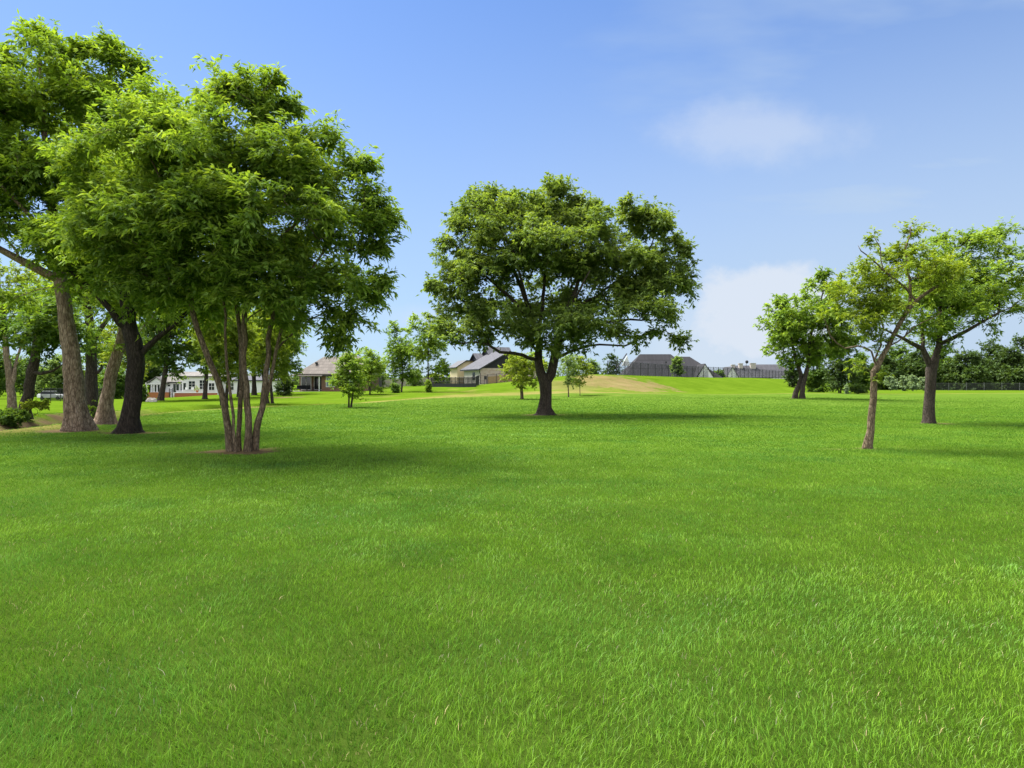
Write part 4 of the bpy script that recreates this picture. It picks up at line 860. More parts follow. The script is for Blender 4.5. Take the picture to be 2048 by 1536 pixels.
M = {'roof_grey': roof_mat('roof_grey', (.078, .080, .092)), 'roof_slate': roof_mat('roof_slate', (.026, .026, .030)), 'roof_tan': roof_mat('roof_tan', (.118, .104, .092)), 'roof_pale': roof_mat('roof_pale', (.145, .137, .128)), 'roof_far': roof_mat('roof_far', (.058, .058, .067)),
     'white': plain('white_paint', (.62, .62, .62), .6, .3, .05), 'cream': plain('cream_render', (.55, .45, .29), .8, .2, .08), 'trim': plain('dark_trim', (.026, .026, .030), .5, .3, .1), 'siding': plain('charcoal_siding', (.020, .020, .024), .7, .2, .1, 1.2),
     'stone': brick_mat('blond_stone', (.46, .38, .32), (.36, .25, .20), (.44, .39, .35), .55, .26, .02), 'limestone': brick_mat('pale_limestone', (.46, .43, .37), (.40, .37, .32), (.44, .41, .37), .7, .3, .015), 'brick': brick_mat('red_brown_brick', (.21, .095, .058), (.14, .062, .042), (.24, .19, .15)),
     'orange': brick_mat('orange_brick', (.50, .165, .062), (.40, .115, .045), (.42, .22, .13)), 'redb': brick_mat('red_brick', (.40, .10, .05), (.32, .08, .045), (.36, .2, .14)),
     'glass': glass_mat('dark_glass', (.018, .021, .024)), 'glass_b': glass_mat('blue_glass', (.12, .17, .19), .12), 'metal': plain('black_metal', (.014, .014, .015), .45, .4, .1), 'galv': plain('grey_metal', (.09, .095, .09), .5, .4, .1), 'wood': plain('tan_board', (.30, .20, .10), .85, .15, .25, 2.0),
     'grey_wood': plain('weathered_board', (.26, .235, .20), .9, .1, .25, 2.0), 'rock': plain('pale_rock', (.36, .33, .29), .9, .15, .3, 3.0), 'dark_cloth': plain('dark_cushion', (.02, .021, .025), .9, .1), 'pot': plain('clay_pot', (.40, .17, .07), .8, .2), 'paint': plain('car_paint', (.72, .73, .74), .25, .5, .03), 'rubber': plain('tyre_rubber', (.015, .015, .016), .8, .2), 'interior': plain('shaded_plaster', (.16, .13, .11), .9, .1)}
def mesh_mat(name, col, cell, wire):
    """woven wire: real gaps between the wires"""
    m, t = mat(name); tcn = t.node('ShaderNodeTexCoord'); sx = t.node('ShaderNodeSeparateXYZ'); t.l.new(tcn.outputs['UV'], sx.inputs[0])
    a = t.math('FRACT', t.math('DIVIDE', t.math('ADD', sx.outputs[0], sx.outputs[1]), cell)); b = t.math('FRACT', t.math('DIVIDE', t.math('SUBTRACT', sx.outputs[0], sx.outputs[1]), cell))
    f = t.math('MAXIMUM', t.math('LESS_THAN', a, wire), t.math('LESS_THAN', b, wire))
    tr = t.node('ShaderNodeBsdfTransparent'); ms = t.node('ShaderNodeMixShader'); t.l.new(f, ms.inputs[0]); t.l.new(tr.outputs[0], ms.inputs[1]); t.l.new(bsdf(t, (*col, 1), .5, .3), ms.inputs[2]); out(t, ms.outputs[0]); return m
M['chain'] = mesh_mat('chain_link', (.010, .010, .011), .05, .20); M['chain_g'] = mesh_mat('grey_chain_link', (.02, .023, .02), .05, .28)
m_, t = mat('screen_cloth'); tr_ = t.node('ShaderNodeBsdfTransparent'); mx_ = t.node('ShaderNodeMixShader'); tcn = t.node('ShaderNodeTexCoord')
t.l.new(t.mrange(t.noise(tcn.outputs['Object'], .7, 2), .3, .7, .55, .75), mx_.inputs[0]); t.l.new(tr_.outputs[0], mx_.inputs[1]); t.l.new(bsdf(t, (.012, .013, .016, 1), .8, .1), mx_.inputs[2]); out(t, mx_.outputs[0]); M['net'] = m_

def gable_x(mb, x0, x1, y0, y1, z, zr, o=.35, th=.16):      # ridge along x
    sl = (zr - z) / ((y1 - y0) / 2); ym = (y0 + y1) / 2
    mb.prism([(x0 - o, y0 - o, z - o * sl), (x0 - o, ym, zr), (x0 - o, y1 + o, z - o * sl), (x0 - o, y1 + o, z - o * sl + th), (x0 - o, ym, zr + th), (x0 - o, y0 - o, z - o * sl + th)], (1, 0, 0), x1 - x0 + 2 * o)
def gable_y(mb, x0, x1, y0, y1, z, zr, o=.35, th=.16):      # ridge along y
    sl = (zr - z) / ((x1 - x0) / 2); xm = (x0 + x1) / 2
    mb.prism([(x0 - o, y0 - o, z - o * sl), (xm, y0 - o, zr), (x1 + o, y0 - o, z - o * sl), (x1 + o, y0 - o, z - o * sl + th), (xm, y0 - o, zr + th), (x0 - o, y0 - o, z - o * sl + th)], (0, 1, 0), y1 - y0 + 2 * o)
def hip(mb, x0, x1, y0, y1, z, zr, rx0, rx1, o=.45):
    a = [(x0 - o, y0 - o, z), (x1 + o, y0 - o, z), (x1 + o, y1 + o, z), (x0 - o, y1 + o, z)]; ym = (y0 + y1) / 2; p = (rx0, ym, zr); q = (rx1, ym, zr); b = [(v[0], v[1], z - .2) for v in a]
    mb.poly([a[0], a[1], q, p]); mb.poly([a[1], a[2], q]); mb.poly([a[2], a[3], p, q]); mb.poly([a[3], a[0], p]); mb.poly([b[3], b[2], b[1], b[0]])
    for i in range(4): j = (i + 1) % 4; mb.poly([b[i], b[j], a[j], a[i]])
def window(par, x, y, z0, w_, h_, glass='glass', frame='white', nx=2, nz=1, fr=.09, side='front'):
    """pane with its frame, proud of the wall that faces -y (front) or -x (left)"""
    def P(mb, a0, a1, d0, d1, z0_, z1_):
        if side == 'front': mb.box(a0, a1, d0, d1, z0_, z1_)
        else: mb.box(d0, d1, a0, a1, z0_, z1_)
    c = x if side == 'front' else y; d = y if side == 'front' else x
    g_ = MB(); P(g_, c - w_ / 2, c + w_ / 2, d - .03, d + .05, z0, z0 + h_); o = g_.build('window', M[glass], par)
    f = MB(); P(f, c - w_ / 2 - fr, c - w_ / 2, d - .07, d + .04, z0 - fr, z0 + h_ + fr); P(f, c + w_ / 2, c + w_ / 2 + fr, d - .07, d + .04, z0 - fr, z0 + h_ + fr)
    P(f, c - w_ / 2, c + w_ / 2, d - .065, d + .04, z0 + h_, z0 + h_ + fr); P(f, c - w_ / 2, c + w_ / 2, d - .09, d + .04, z0 - fr, z0)
    for k in range(1, nx): u = c - w_ / 2 + w_ * k / nx; P(f, u - .025, u + .025, d - .06, d - .028, z0, z0 + h_)
    for k in range(1, nz): u = z0 + h_ * k / nz; P(f, c - w_ / 2, c + w_ / 2, d - .056, d - .03, u - .025, u + .025)
    f.build('frame', M[frame], o); return o
class PX:
    """photo pixel -> local metres on the front plane of a building standing at distance D"""
    def __init__(s, px, D, zbase=None):
        s.root = gon(px, D); s.k = D / FPX; s.px = px
    def x(s, px): return (px - s.px) * s.k
    def z(s, py): return CAM_H - (py - 768) * s.k - s.root.z

# ------------------------------------------------------------------ white house on the left
q = PX(360, 125)
h = empty('white_house', q.root, 'long white house with a columned porch and tall dark windows behind the left trees', 'house')
fz = q.z(785); mb = MB()
mb.box(q.x(322), q.x(362), 1.2, 9, -1, q.z(766)); mb.box(q.x(362), q.x(437), .3, 10, -1, q.z(754)); mb.box(q.x(437), q.x(548), 1.6, 10, -1, q.z(762)); mb.box(q.x(292), q.x(322), 2.0, 9, -1, q.z(767)); mb.box(q.x(292), q.x(362), -.9, 2.0, -1, fz)
mb.prism([(q.x(301), -.2, q.z(765)), (q.x(327), -.2, q.z(765)), (q.x(314), -.2, q.z(755.5))], (0, 1, 0), .25)
mb.build('wall', M['white'], h)
mb = MB(); gable_y(mb, q.x(299), q.x(329), -.2, 8, q.z(765), q.z(755), .3); mb.build('porch_roof', M['roof_pale'], h)
mb = MB(); sl = [(q.x(290), .6, q.z(765)), (q.x(364), .6, q.z(765)), (q.x(364), 5.2, q.z(744)), (q.x(318), 5.2, q.z(744))]; mb.prism(sl, (0, 0, 1), .15); mb.prism([(q.x(364), 9.8, q.z(765)), (q.x(290), 9.8, q.z(765)), (q.x(318), 5.2, q.z(744)), (q.x(364), 5.2, q.z(744))], (0, 0, 1), .15); mb.build('roof', M['roof_pale'], h)
mb = MB(); hip(mb, q.x(362), q.x(437), .3, 10, q.z(754) + .2, q.z(738), q.x(385), q.x(415)); mb.build('roof', M['roof_pale'], h)
mb = MB(); hip(mb, q.x(437), q.x(548), 1.6, 10, q.z(762) + .2, q.z(746), q.x(460), q.x(525)); mb.build('roof', M['roof_grey'], h)
mb = MB(); mb.box(q.x(292), q.x(328), -.25, .15, q.z(769), q.z(765.2)); mb.build('porch_beam', M['white'], h)
for px in (293.5, 303, 308.5, 314.5, 321):
    mb = MB(); mb.lathe([(.17, fz), (.17, fz + .12), (.12, fz + .16), (.105, q.z(770)), (.16, q.z(769.4)), (.16, q.z(769))], (q.x(px), -.05, 0), 10); mb.build('column', M['white'], h)
for px in (300, 306, 311.5, 317.5): window(h, q.x(px), 2.0, fz + .1, .36, q.z(770) - fz - .1, nx=1)
window(h, q.x(331.5), 1.2, q.z(773), .5, .36, nx=1); window(h, q.x(349), 1.2, q.z(781), .5, q.z(768) - q.z(781), nx=1)
window(h, q.x(359), .95, q.z(781), .5, q.z(768) - q.z(781), nx=1)
mb = MB(); mb.box(q.x(340.5), q.x(345.5), 1.1, 1.25, fz, q.z(768)); d_ = mb.build('door', M['glass'], h); mb = MB(); mb.box(q.x(345) - .06, q.x(345), 1.03, 1.1, fz + .9, fz + 1.1); mb.build('handle', M['metal'], d_)
window(h, q.x(368), .3, q.z(779.5), .5, q.z(766) - q.z(779.5), nx=1); window(h, q.x(382.5), .3, q.z(779), 1.15, q.z(762.5) - q.z(779), nx=2, nz=3); window(h, q.x(403.5), .3, q.z(778.5), 1.0, q.z(760.5) - q.z(778.5), nx=2, nz=3)
for px in (422, 455, 475, 528): window(h, q.x(px), .3 if px < 437 else 1.6, q.z(780), 1.0, 1.25, nx=2, nz=2)
# brick walls in front of it
def low_wall(name, label, px0, px1, D0, D1, topy, m, th=.3):
    a = gon(px0, D0); b = gon(px1, D1); r0 = (a + b) / 2; e = MB(); n = 8; d = (b - a); d.z = 0; L = d.length; d.normalize(); nn = Vector((-d.y, d.x, 0))
    zt = at(px0, topy, D0).z - r0.z
    def P(u, w_, z): p = (a - r0) + d * u; return (p.x + nn.x * w_, p.y + nn.y * w_, z)
    lo = min(a.z, b.z) - r0.z - .3
    e.prism([P(0, 0, lo), P(L, 0, lo), P(L, th, lo), P(0, th, lo)], (0, 0, 1), zt - lo)
    o = empty(name, r0, label, 'wall'); e.build('brickwork', m, o)
    c = MB(); c.prism([P(-.04, -.05, zt), P(L + .04, -.05, zt), P(L + .04, th + .05, zt), P(-.04, th + .05, zt)], (0, 0, 1), .07); c.build('coping', M['white'] if m is not M['orange'] else m, o); return o
low_wall('brick_wall', 'orange brick garden wall below the white columned porch', 294, 341, 119, 121, 785.5, M['orange'])
low_wall('brick_wall', 'dull red brick terrace wall under the tall windows of the white house', 349, 434, 120.5, 121.5, 786, M['redb'])
# steps and gate between them
p = gon(345.5, 121); o = empty('garden_steps', p, 'pale steps rising between the orange wall and the red terrace wall', 'steps')
for k in range(4):
    mb = MB(); mb.box(-.3, .3, k * .3, 1.6, -.3 + k * .22 + .1, k * .22 + .1); mb.build('step', M['rock'], o)
p = gon(341.8, 120); o = empty('garden_gate', p, 'narrow black iron gate beside the pale steps', 'gate'); mb = MB()
for x in (-.28, .28): mb = MB(); mb.box(x - .04, x + .04, -.04, .04, -.2, 2.1); mb.build('post', M['metal'], o)
mb = MB()
for k in range(5): mb.box(-.2 + k * .1 - .012, -.2 + k * .1 + .012, -.012, .012, .1, 1.9)
for z in (.15, 1.0, 1.85): mb.box(-.24, .24, -.02, .02, z - .02, z + .02)
mb.build('bars', M['metal'], o)
def chair(px, D, label):
    p = at(px, 785, D + 1.2); o = empty('patio_chair', p, label, 'chair', 'patio chairs on the terrace', .4 * (px % 3)); mb = MB()
    for x in (-.22, .22):
        for y in (-.22, .22): mb = MB(); mb.rod((x, y, 0), (x, y, .9 if y > 0 else .45), .02, 5); mb.build('leg', M['white'], o)
    mb = MB(); mb.box(-.25, .25, -.25, .25, .42, .47); mb.build('seat', M['white'], o); mb = MB(); mb.box(-.24, .24, .2, .24, .55, .95); mb.build('backrest', M['white'], o)
chair(372, 121, 'white patio chair on the terrace below the wall light, left of the tall windows'); chair(385, 121, 'white patio chair on the terrace under the left tall window'); chair(408, 121, 'white patio chair on the terrace under the right tall window')
p = at(394.5, 785, 122); o = empty('potted_plant', p, 'potted orange green plant on the terrace between the tall windows', 'plant'); mb = MB(); mb.lathe([(.16, 0), (.24, .4), (.26, .42), (.22, .42)], (0, 0, 0), 12); mb.build('pot', M['pot'], o)
rs_ = np.random.default_rng(5); C_ = rs_.normal(size=(26, 3)) * np.array([.2, .2, .22]) + np.array([0, 0, .75]); Vv, Fq, tt_ = leaves(rs_, C_, np.tile([0, 0, 1.], (26, 1)), 12, .12, .16, .07); np_mesh('foliage', Vv, Fq, LEAF['lime'], o, False, {'tint': tt_})
def boulder(px, py, w_, hh, seed, label):
    p = gat(px, py); r = random.Random(seed); o = empty('boulder', p, label, 'boulder', 'pale boulders by the brick wall'); mb = MB(); n = 14; prof = []
    for k in range(7):
        a = k / 6 * math.pi / 2; rr_ = math.cos(a) * .5 + .02; zz_ = math.sin(a)
        for i in range(n):
            t_ = 2 * math.pi * i / n; j = 1 + .22 * math.sin(2 * t_ + seed) + r.uniform(-.09, .09); mb.v.append((rr_ * w_ * j * math.cos(t_), rr_ * w_ * .7 * j * math.sin(t_), zz_ * hh * (1 + r.uniform(-.08, .08)) - .05))
    for k in range(6):
        for i in range(n): j = (i + 1) % n; mb.f.append((k * n + i, k * n + j, (k + 1) * n + j, (k + 1) * n + i))
    mb.f.append(tuple(6 * n + i for i in range(n))); mb.build('rock', M['rock'], o)
boulder(300.5, 803.5, .8, .5, 1, 'pale round boulder on the grass left of its larger twin'); boulder(307, 803.5, .95, .48, 4, 'wider pale boulder lying before the orange brick wall')

# ------------------------------------------------------------------ brick house
q = PX(650, 106)
h = empty('brick_house', q.root, 'red brown brick house with a tan hipped roof and a covered porch', 'house'); et = q.z(748)
mb = MB(); mb.box(q.x(643), q.x(735), 0, 9, -.6, et); mb.box(q.x(586), q.x(643), 3.2, 9, -.6, et); mb.build('wall', M['brick'], h)
mb = MB(); hip(mb, q.x(598), q.x(735), 0, 9.5, et, q.z(711), q.x(631), q.x(668)); mb.build('roof', M['roof_tan'], h)
mb = MB(); hip(mb, q.x(630), q.x(730), 6, 15, q.z(738), q.z(697), q.x(660), q.x(668)); mb.box(q.x(632), q.x(728), 6.3, 14.7, 0, q.z(738) - .2); mb.build('upper_roof', M['roof_tan'], h)
mb = MB(); mb.prism([(q.x(581), -1.0, q.z(753)), (q.x(647), -1.0, q.z(753)), (q.x(647), 3.4, q.z(746.5)), (q.x(586), 3.4, q.z(746.5))], (0, 0, 1), .14); mb.build('porch_roof', M['roof_tan'], h)
mb = MB(); mb.box(q.x(582), q.x(643), -.9, 3.2, -.6, .05); mb.build('porch_slab', M['rock'], h)
for px in (584.5, 641.3):
    mb = MB(); mb.box(q.x(px) - .07, q.x(px) + .07, -.85, -.71, .05, q.z(753)); mb.build('post', M['white'], h)
window(h, q.x(660.5), 0, q.z(773), 1.15, q.z(751.5) - q.z(773), 'glass_b', nx=3, nz=2); window(h, q.x(700), 0, q.z(771), 1.0, 1.5, 'glass_b', nx=2, nz=2)
window(h, q.x(600), 3.2, .3, 1.5, 2.0, nx=2); window(h, q.x(628), 3.2, .3, 1.7, 2.0, nx=2)
mb = MB(); mb.box(q.x(622.5), q.x(627), 2.0, 2.5, q.z(727), q.z(723.5)); mb.build('roof_vent', M['trim'], h)
mb = MB(); mb.box(q.x(597), q.x(735), -.52, -.45, et - .34, et - .2); mb.build('gutter', M['trim'], h)
p = Vector((q.root.x + q.x(599), q.root.y + 1.2, q.root.z + .05)); o = empty('patio_sofa', p, 'dark cushioned patio sofa in the shade of the brick house porch', 'sofa'); mb = MB(); mb.box(-.9, .9, -.4, .4, .25, .45); mb.build('seat', M['dark_cloth'], o, .03); mb = MB(); mb.box(-.9, .9, .28, .42, .45, .9); mb.build('backrest', M['dark_cloth'], o, .03); mb = MB()
for x in (-.8, .8):
    for y in (-.33, .33): mb = MB(); mb.box(x - .03, x + .03, y - .03, y + .03, 0, .25); mb.build('leg', M['metal'], o)
p = Vector((q.root.x + q.x(618), q.root.y + .6, q.root.z + .05)); o = empty('patio_table', p, 'low dark patio table behind the wide pale tree by the porch', 'table'); mb = MB(); mb.box(-.6, .6, -.4, .4, .62, .68); mb.build('tabletop', M['metal'], o); mb = MB()
for x in (-.5, .5):
    for y in (-.3, .3): mb = MB(); mb.box(x - .03, x + .03, y - .03, y + .03, 0, .62); mb.build('leg', M['metal'], o)

# ------------------------------------------------------------------ dark roofed stone house
r0 = gon(961, 120); th = R(25); zb = -.5
h = empty('stone_house', r0, 'blond stone house with charcoal gables and grey roofs left of the forked trunk', 'house', None, th)
mb = MB(); mb.box(0, 11, 0, 8, zb, 2.9); mb.build('wall', M['stone'], h)
mb = MB(); mb.box(-.04, .0, .0, 8, zb, 2.9); mb.build('side_wall', M['limestone'], h)
mb = MB(); mb.prism([(0, .02, 2.9), (11, .02, 2.9), (5.5, .02, 5.95)], (0, 1, 0), .2); mb.build('gable', M['siding'], h)
mb = MB(); gable_y(mb, 0, 11, 0, 8.5, 2.9, 5.96, .45, .1); mb.build('roof', M['roof_grey'], h)
mb = MB(); sl = 3.06 / 5.5
for sx_ in (0, 1):
    xa = -.46 if sx_ == 0 else 11.46; za = 2.9 - .45 * sl
    mb.prism([(xa, -.5, za - .14), (5.5, -.5, 5.96 - .14), (5.5, -.5, 6.07), (xa, -.5, za + .1)], (0, 1, 0), .045)
mb.box(-.5, -.44, -.45, 8.9, 2.9 - .45 * sl - .16, 2.9 - .45 * sl + .08); mb.build('trim', M['trim'], h)
mb = MB(); mb.box(4.9, 9.5, 7.2, 10.9, 2.0, 5.5); mb.prism([(4.9, 7.2, 5.5), (4.9, 10.9, 5.5), (4.9, 9.05, 7.1)], (1, 0, 0), .2); mb.build('upper_wall', M['siding'], h)
mb = MB(); gable_x(mb, 4.9, 9.5, 7.2, 10.9, 5.5, 7.1, .3, .12); mb.build('upper_roof', M['roof_grey'], h)
mb = MB(); mb.box(3.2, 9, 8.6, 13, 1.0, 4.4); mb.prism([(3.2, 8.6, 4.4), (3.2, 13, 4.4), (3.2, 10.8, 5.9)], (1, 0, 0), .2); mb.build('rear_wall', M['siding'], h)
mb = MB(); gable_x(mb, 3.2, 9, 8.6, 13, 4.4, 5.9, .35, .12); mb.build('rear_roof', M['roof_grey'], h)
mb = MB(); mb.box(-.25, 3.15, 11.0, 15, zb, 3.4); mb.prism([(-.25, 11.0, 3.4), (3.15, 11.0, 3.4), (3.15, 11.0, 4.45), (1.5, 11.0, 4.45)], (0, 1, 0), 4); mb.build('cream_wing', M['cream'], h)
mb = MB(); mb.prism([(-.75, 10.6, 3.1), (1.45, 10.6, 4.48), (1.45, 10.6, 4.66), (-.75, 10.6, 3.28)], (0, 1, 0), 4.6); mb.box(1.45, 3.15, 10.6, 15.2, 4.48, 4.66); mb.build('cream_wing_roof', M['trim'], h)
mb = MB(); pts = [(-.5, -.4, 2.55), (-.3, -.2, 2.35), (-.1, -.1, 1.9), (-.1, -.1, .05)]
for a, b in zip(pts[:-1], pts[1:]): mb.rod(a, b, .07, 8)
mb.build('downspout', M['trim'], h)
window(h, -.05, 3.0, .9, .9, 1.2, frame='trim', nx=1, side='left'); window(h, 8.2, 0, .9, 1.2, 1.3, frame='trim')

# ------------------------------------------------------------------ roofs behind the bank
q = PX(1345, 150); h = empty('slate_house', q.root, 'house with a long dark slate hip roof and a white gable behind the bank fence', 'house'); ez = q.z(757)
mb = MB(); mb.box(q.x(1246), q.x(1443), 0, 13, -1, ez - .15); mb.build('wall', M['white'], h)
mb = MB(); hip(mb, q.x(1250), q.x(1400), 0, 12, ez, q.z(706), q.x(1290), q.x(1354)); mb.build('roof', M['roof_slate'], h)
mb = MB(); hip(mb, q.x(1330), q.x(1444), .2, 12.5, ez + .02, q.z(711), q.x(1362), q.x(1394)); mb.build('lower_roof', M['roof_slate'], h)
mb = MB(); mb.prism([(q.x(1252), 6.0, q.z(730)), (q.x(1270), 6.0, q.z(730)), (q.x(1263.5), 6.0, q.z(709))], (0, 1, 0), .4); mb.build('side_gable', M['white'], h)
mb = MB(); a_ = (q.x(1237), 2.2, q.z(735)); b_ = (q.x(1262.5), 6, q.z(705)); c_ = (q.x(1262.5), 9.8, q.z(728)); mb.rod(a_, b_, .15, 6); mb.build('bargeboard', M['trim'], h)
mb = MB(); mb.prism([(q.x(1389), -2.0, q.z(757)), (q.x(1424), -2.0, q.z(757)), (q.x(1405), -2.0, q.z(730))], (0, 1, 0), .3); mb.box(q.x(1389), q.x(1424), -2.0, .0, -1, q.z(757)); mb.build('front_gable', M['white'], h)
mb = MB(); gable_y(mb, q.x(1387), q.x(1423), -2.0, 4, q.z(757), q.z(729.6), .15, .22); mb.build('front_gable_roof', M['roof_slate'], h)
mb = MB(); mb.box(q.x(1336), q.x(1339), 2.5, 3.0, q.z(726), q.z(722)); mb.build('roof_vent', M['trim'], h)
q = PX(1515, 220); h = empty('far_house', q.root, 'far grey roofed house with stubby chimneys at the right end of the bank fence', 'house'); ez = q.z(755)
mb = MB(); mb.box(q.x(1470), q.x(1598), 0, 14, -2, ez - .15); mb.prism([(q.x(1452), -1.2, q.z(752)), (q.x(1473), -1.2, q.z(752)), (q.x(1462.5), -1.2, q.z(734.5))], (0, 1, 0), .4); mb.box(q.x(1452), q.x(1473), -1.2, 0, -2, q.z(752)); mb.build('wall', M['white'], h)
mb = MB(); gable_y(mb, q.x(1452), q.x(1473), -1.2, 7, q.z(752), q.z(734.2), .25, .2); hip(mb, q.x(1462), q.x(1540), 0, 12, ez, q.z(730), q.x(1478), q.x(1522)); mb.build('roof', M['roof_far'], h)
mb = MB(); hip(mb, q.x(1505), q.x(1598), 1, 14, ez + .03, q.z(727.5), q.x(1522), q.x(1582)); mb.build('right_roof', M['roof_far'], h)
for px, w0, y0, y1 in ((1475.5, 1.0, 736, 729.5), (1491, 1.2, 734, 727), (1516, 1.6, 733, 726.5)):
    mb = MB(); mb.box(q.x(px) - w0 / 2, q.x(px) + w0 / 2, 4.2, 5.4, q.z(y0) - 1, q.z(y1)); mb.box(q.x(px) - w0 / 2 - .12, q.x(px) + w0 / 2 + .12, 4.1, 5.5, q.z(y1), q.z(y1) + .2); mb.build('chimney', M['rock'], h)
mb = MB(); mb.rod((q.x(1503), 5, q.z(736)), (q.x(1503), 5, q.z(724)), .07, 6); mb.lathe([(.05, -.1), (.35, -.02), (.55, .12), (.5, .13)], (q.x(1504.5), 4.9, q.z(722.8)), 12, 'y'); mb.build('dish_antenna', M['trim'], h)

# ------------------------------------------------------------------ fences
def fence(name, label, pts, hgt, spacing, mpost, panel, rails=(1.0,), pr=.035, band_h=0.0, pickets=0.0, rr_=.022, cap=.06):
    """pts: ground points; parts: every post, the rails, the mesh panel or pickets, a solid kick board"""
    root = pts[0].copy(); o = empty(name, root, label, 'fence'); run = []
    for a, b in zip(pts[:-1], pts[1:]):
        L = (b - a).length; n = max(1, round(L / spacing))
        for k in range(n):
            p = a.lerp(b, k / n); p.z = h1(p.x, p.y); run.append(p)
    e = pts[-1].copy(); e.z = h1(e.x, e.y); run.append(e)
    first = None
    for p in run:
        if first is None or abs(1) > 1:
            mb = MB(); mb.lathe([(pr, -.2), (pr, hgt + cap), (pr * .5, hgt + cap + .03)], (0, 0, 0), 8); first = mb.build('post', M[mpost], o); c = first
        else:
            c = first.copy(); COL.objects.link(c); c.parent = o
        c.location = p - root
    if rails:
        for f in rails:
            mb = MB()
            for a, b in zip(run[:-1], run[1:]): mb.rod(a - root + Vector((0, 0, hgt * f)), b - root + Vector((0, 0, hgt * f)), rr_, 5)
            mb.build('rail', M[mpost], o)
    if panel:
        me = bpy.data.meshes.new('mesh_panel'); Vv = []; Ff = []; uv = []; s_ = 0
        for a, b in zip(run[:-1], run[1:]):
            L = (b - a).length; i = len(Vv); A = a - root; B = b - root
            Vv += [A + Vector((0, 0, .03)), B + Vector((0, 0, .03)), B + Vector((0, 0, hgt)), A + Vector((0, 0, hgt))]; Ff.append((i, i + 1, i + 2, i + 3)); uv += [(s_, 0), (s_ + L, 0), (s_ + L, hgt), (s_, hgt)]; s_ += L
        me.from_pydata([tuple(v) for v in Vv], [], Ff); ul = me.uv_layers.new(name='UVMap')
        for k, u in enumerate(uv): ul.data[k].uv = u
        link_mesh('mesh_panel', me, M[panel], o)
    if pickets:
        mb = MB()
        for a, b in zip(run[:-1], run[1:]):
            L = (b - a).length; n = int(L / pickets)
            for k in range(1, n):
                p = a.lerp(b, k / n) - root; mb.rod(p + Vector((0, 0, .06)), p + Vector((0, 0, hgt)), .011, 4)
        mb.build('pickets', M[mpost], o)
    if band_h:
        mb = MB()
        for a, b in zip(run[:-1], run[1:]):
            d = (b - a); d.z = 0; nn = Vector((-d.y, d.x, 0)).normalized() * .02; A = a - root; B = b - root; zl = min(A.z, B.z) - .15
            mb.prism([(A.x - nn.x, A.y - nn.y, zl), (B.x - nn.x, B.y - nn.y, zl), (B.x + nn.x, B.y + nn.y, zl), (A.x + nn.x, A.y + nn.y, zl)], (0, 0, 1), max(A.z, B.z) + band_h - zl)
        mb.build('kick_board', M['trim'], o)
    return o
def crest(t_): p = CR0 + CRD * t_ + CRN * 0.6; return Vector((p[0], p[1], h1(p[0], p[1])))
fence('chain_link_fence', 'tall black chain link fence running along the top of the grassy bank', [crest(2), crest(60), crest(112)], 2.25, 3.0, 'metal', 'chain', (1.0, .03), .06)
fence('chain_link_fence', 'low grey chain link fence along the foot of the dark wood at right', [gon(1862, 178), gon(2110, 178)], 1.9, 4.6, 'galv', 'chain_g', (1.0,), .07)
fence('iron_fence', 'black fence with a solid dark kick board left of the stone house', [gon(862, 109), gon(936, 103), gon(952, 102)], 1.5, 1.0, 'metal', 'net', (1.0, .6), .045, band_h=.55, pickets=.12)
fence('iron_fence', 'open black iron picket fence in front of the stone house', [gon(952, 103), gon(958, 109), gon(1044, 111)], 1.5, 1.45, 'metal', None, (1.0, .08), .05, pickets=.12)
fence('netting_fence', 'black netting fence behind the thick pale brown trunk at left', [gon(82, 85), gon(140, 85), gon(205, 90)], 1.55, 1.1, 'metal', 'net', (1.0,), .04)
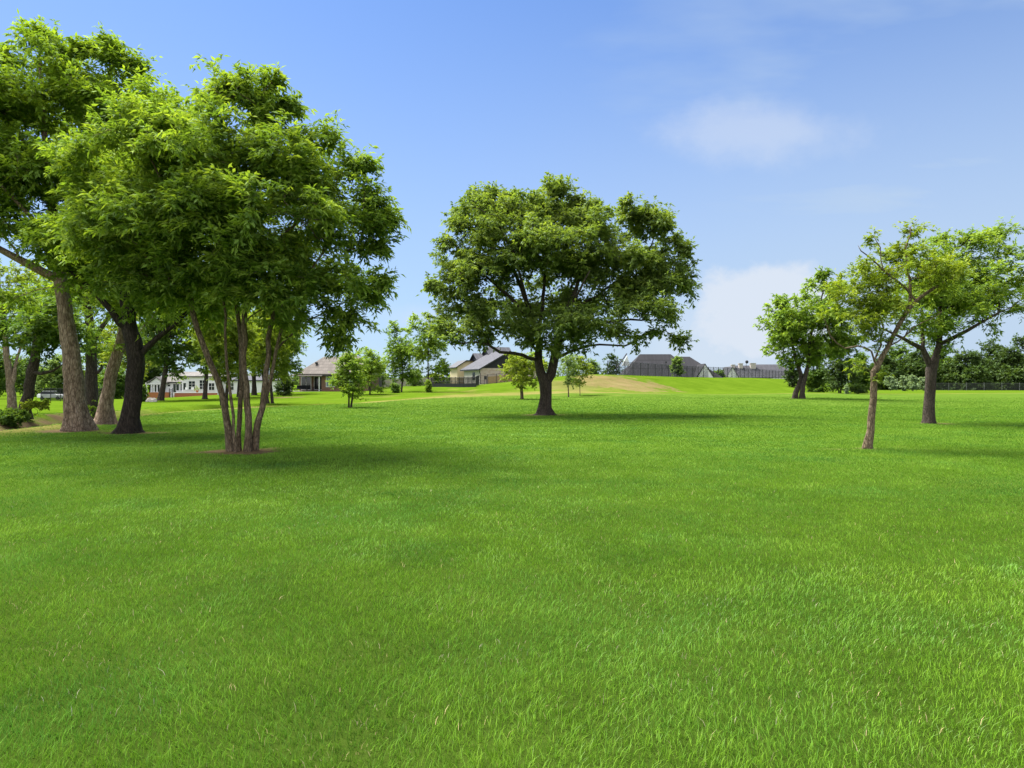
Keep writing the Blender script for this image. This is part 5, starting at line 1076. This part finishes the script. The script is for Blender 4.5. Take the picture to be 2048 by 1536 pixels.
def board_fence(name, label, p0, p1, hgt, m):
    o = empty(name, p0, label, 'fence'); L = (p1 - p0).length; n = int(L / .15); mb = MB(); d = (p1 - p0).normalized(); rr = random.Random(3)
    for k in range(n):
        p = p0.lerp(p1, k / n); z = h1(p.x, p.y) - p0.z; q_ = p - p0; mb.box(q_.x - .068, q_.x + .068, q_.y - .012, q_.y + .012, z - .1, z + hgt + rr.uniform(-.03, .03))
    mb.build('boards', M[m], o); mb = MB(); A = Vector((0, .05, 0)); B = p1 - p0 + Vector((0, .05, 0))
    for f in (.25, .8): mb = MB(); mb.rod(A + Vector((0, 0, hgt * f)), B + Vector((0, 0, hgt * f)), .04, 4); mb.build('rail', M[m], o)
board_fence('board_fence', 'tan board fence in front of the stone house wall behind black pickets', gon(977, 114), gon(1040, 114), 1.2, 'wood')
board_fence('board_fence', 'weathered pale board fence behind the lawn trees right of the brick house', gon(730, 132), gon(868, 132), 1.5, 'grey_wood')
# utility cabinet by the iron fence
p = gon(971, 110); o = empty('meter_post', p, 'small dark meter box on a post at the stone house corner', 'meter'); mb = MB(); mb.box(-.22, .22, -.1, .1, .75, 1.35); mb.build('box', M['trim'], o, .02); mb = MB()
for x in (-.2, .2): mb = MB(); mb.box(x - .04, x + .04, -.04, .04, -.2, .75); mb.build('leg', M['trim'], o)

# ------------------------------------------------------------------ white car behind the netting fence
p = gon(106, 118); o = empty('parked_car', p, 'white car parked behind the black netting fence at left', 'car'); mb = MB()
mb.prism([(-2.2, -.85, .32), (2.2, -.85, .32), (2.25, -.85, .62), (2.05, -.85, .82), (1.0, -.85, .95), (-2.1, -.85, .98), (-2.25, -.85, .7)], (0, 1, 0), 1.7); mb.build('body', M['paint'], o, .06)
mb = MB(); mb.prism([(-1.9, -.72, .98), (.95, -.72, .95), (.2, -.66, 1.42), (-1.4, -.66, 1.45)], (0, 1, 0), 1.4); mb.build('window', M['glass'], o, .03)
mb = MB(); mb.box(-1.45, .25, -.68, .70, 1.43, 1.5); mb.build('roof', M['paint'], o, .03)
for x in (-1.35, 1.35):
    for y in (-.86, .66):
        mb = MB(); mb.lathe([(.22, 0), (.33, .02), (.33, .18), (.22, .2)], (x, y, .33), 16, 'y'); wv = mb.build('wheel', M['rubber'], o); mb = MB(); mb.lathe([(.05, -.02), (.2, -.012), (.2, .05)], (x, y, .33), 12, 'y'); mb.build('rim', M['galv'], wv)
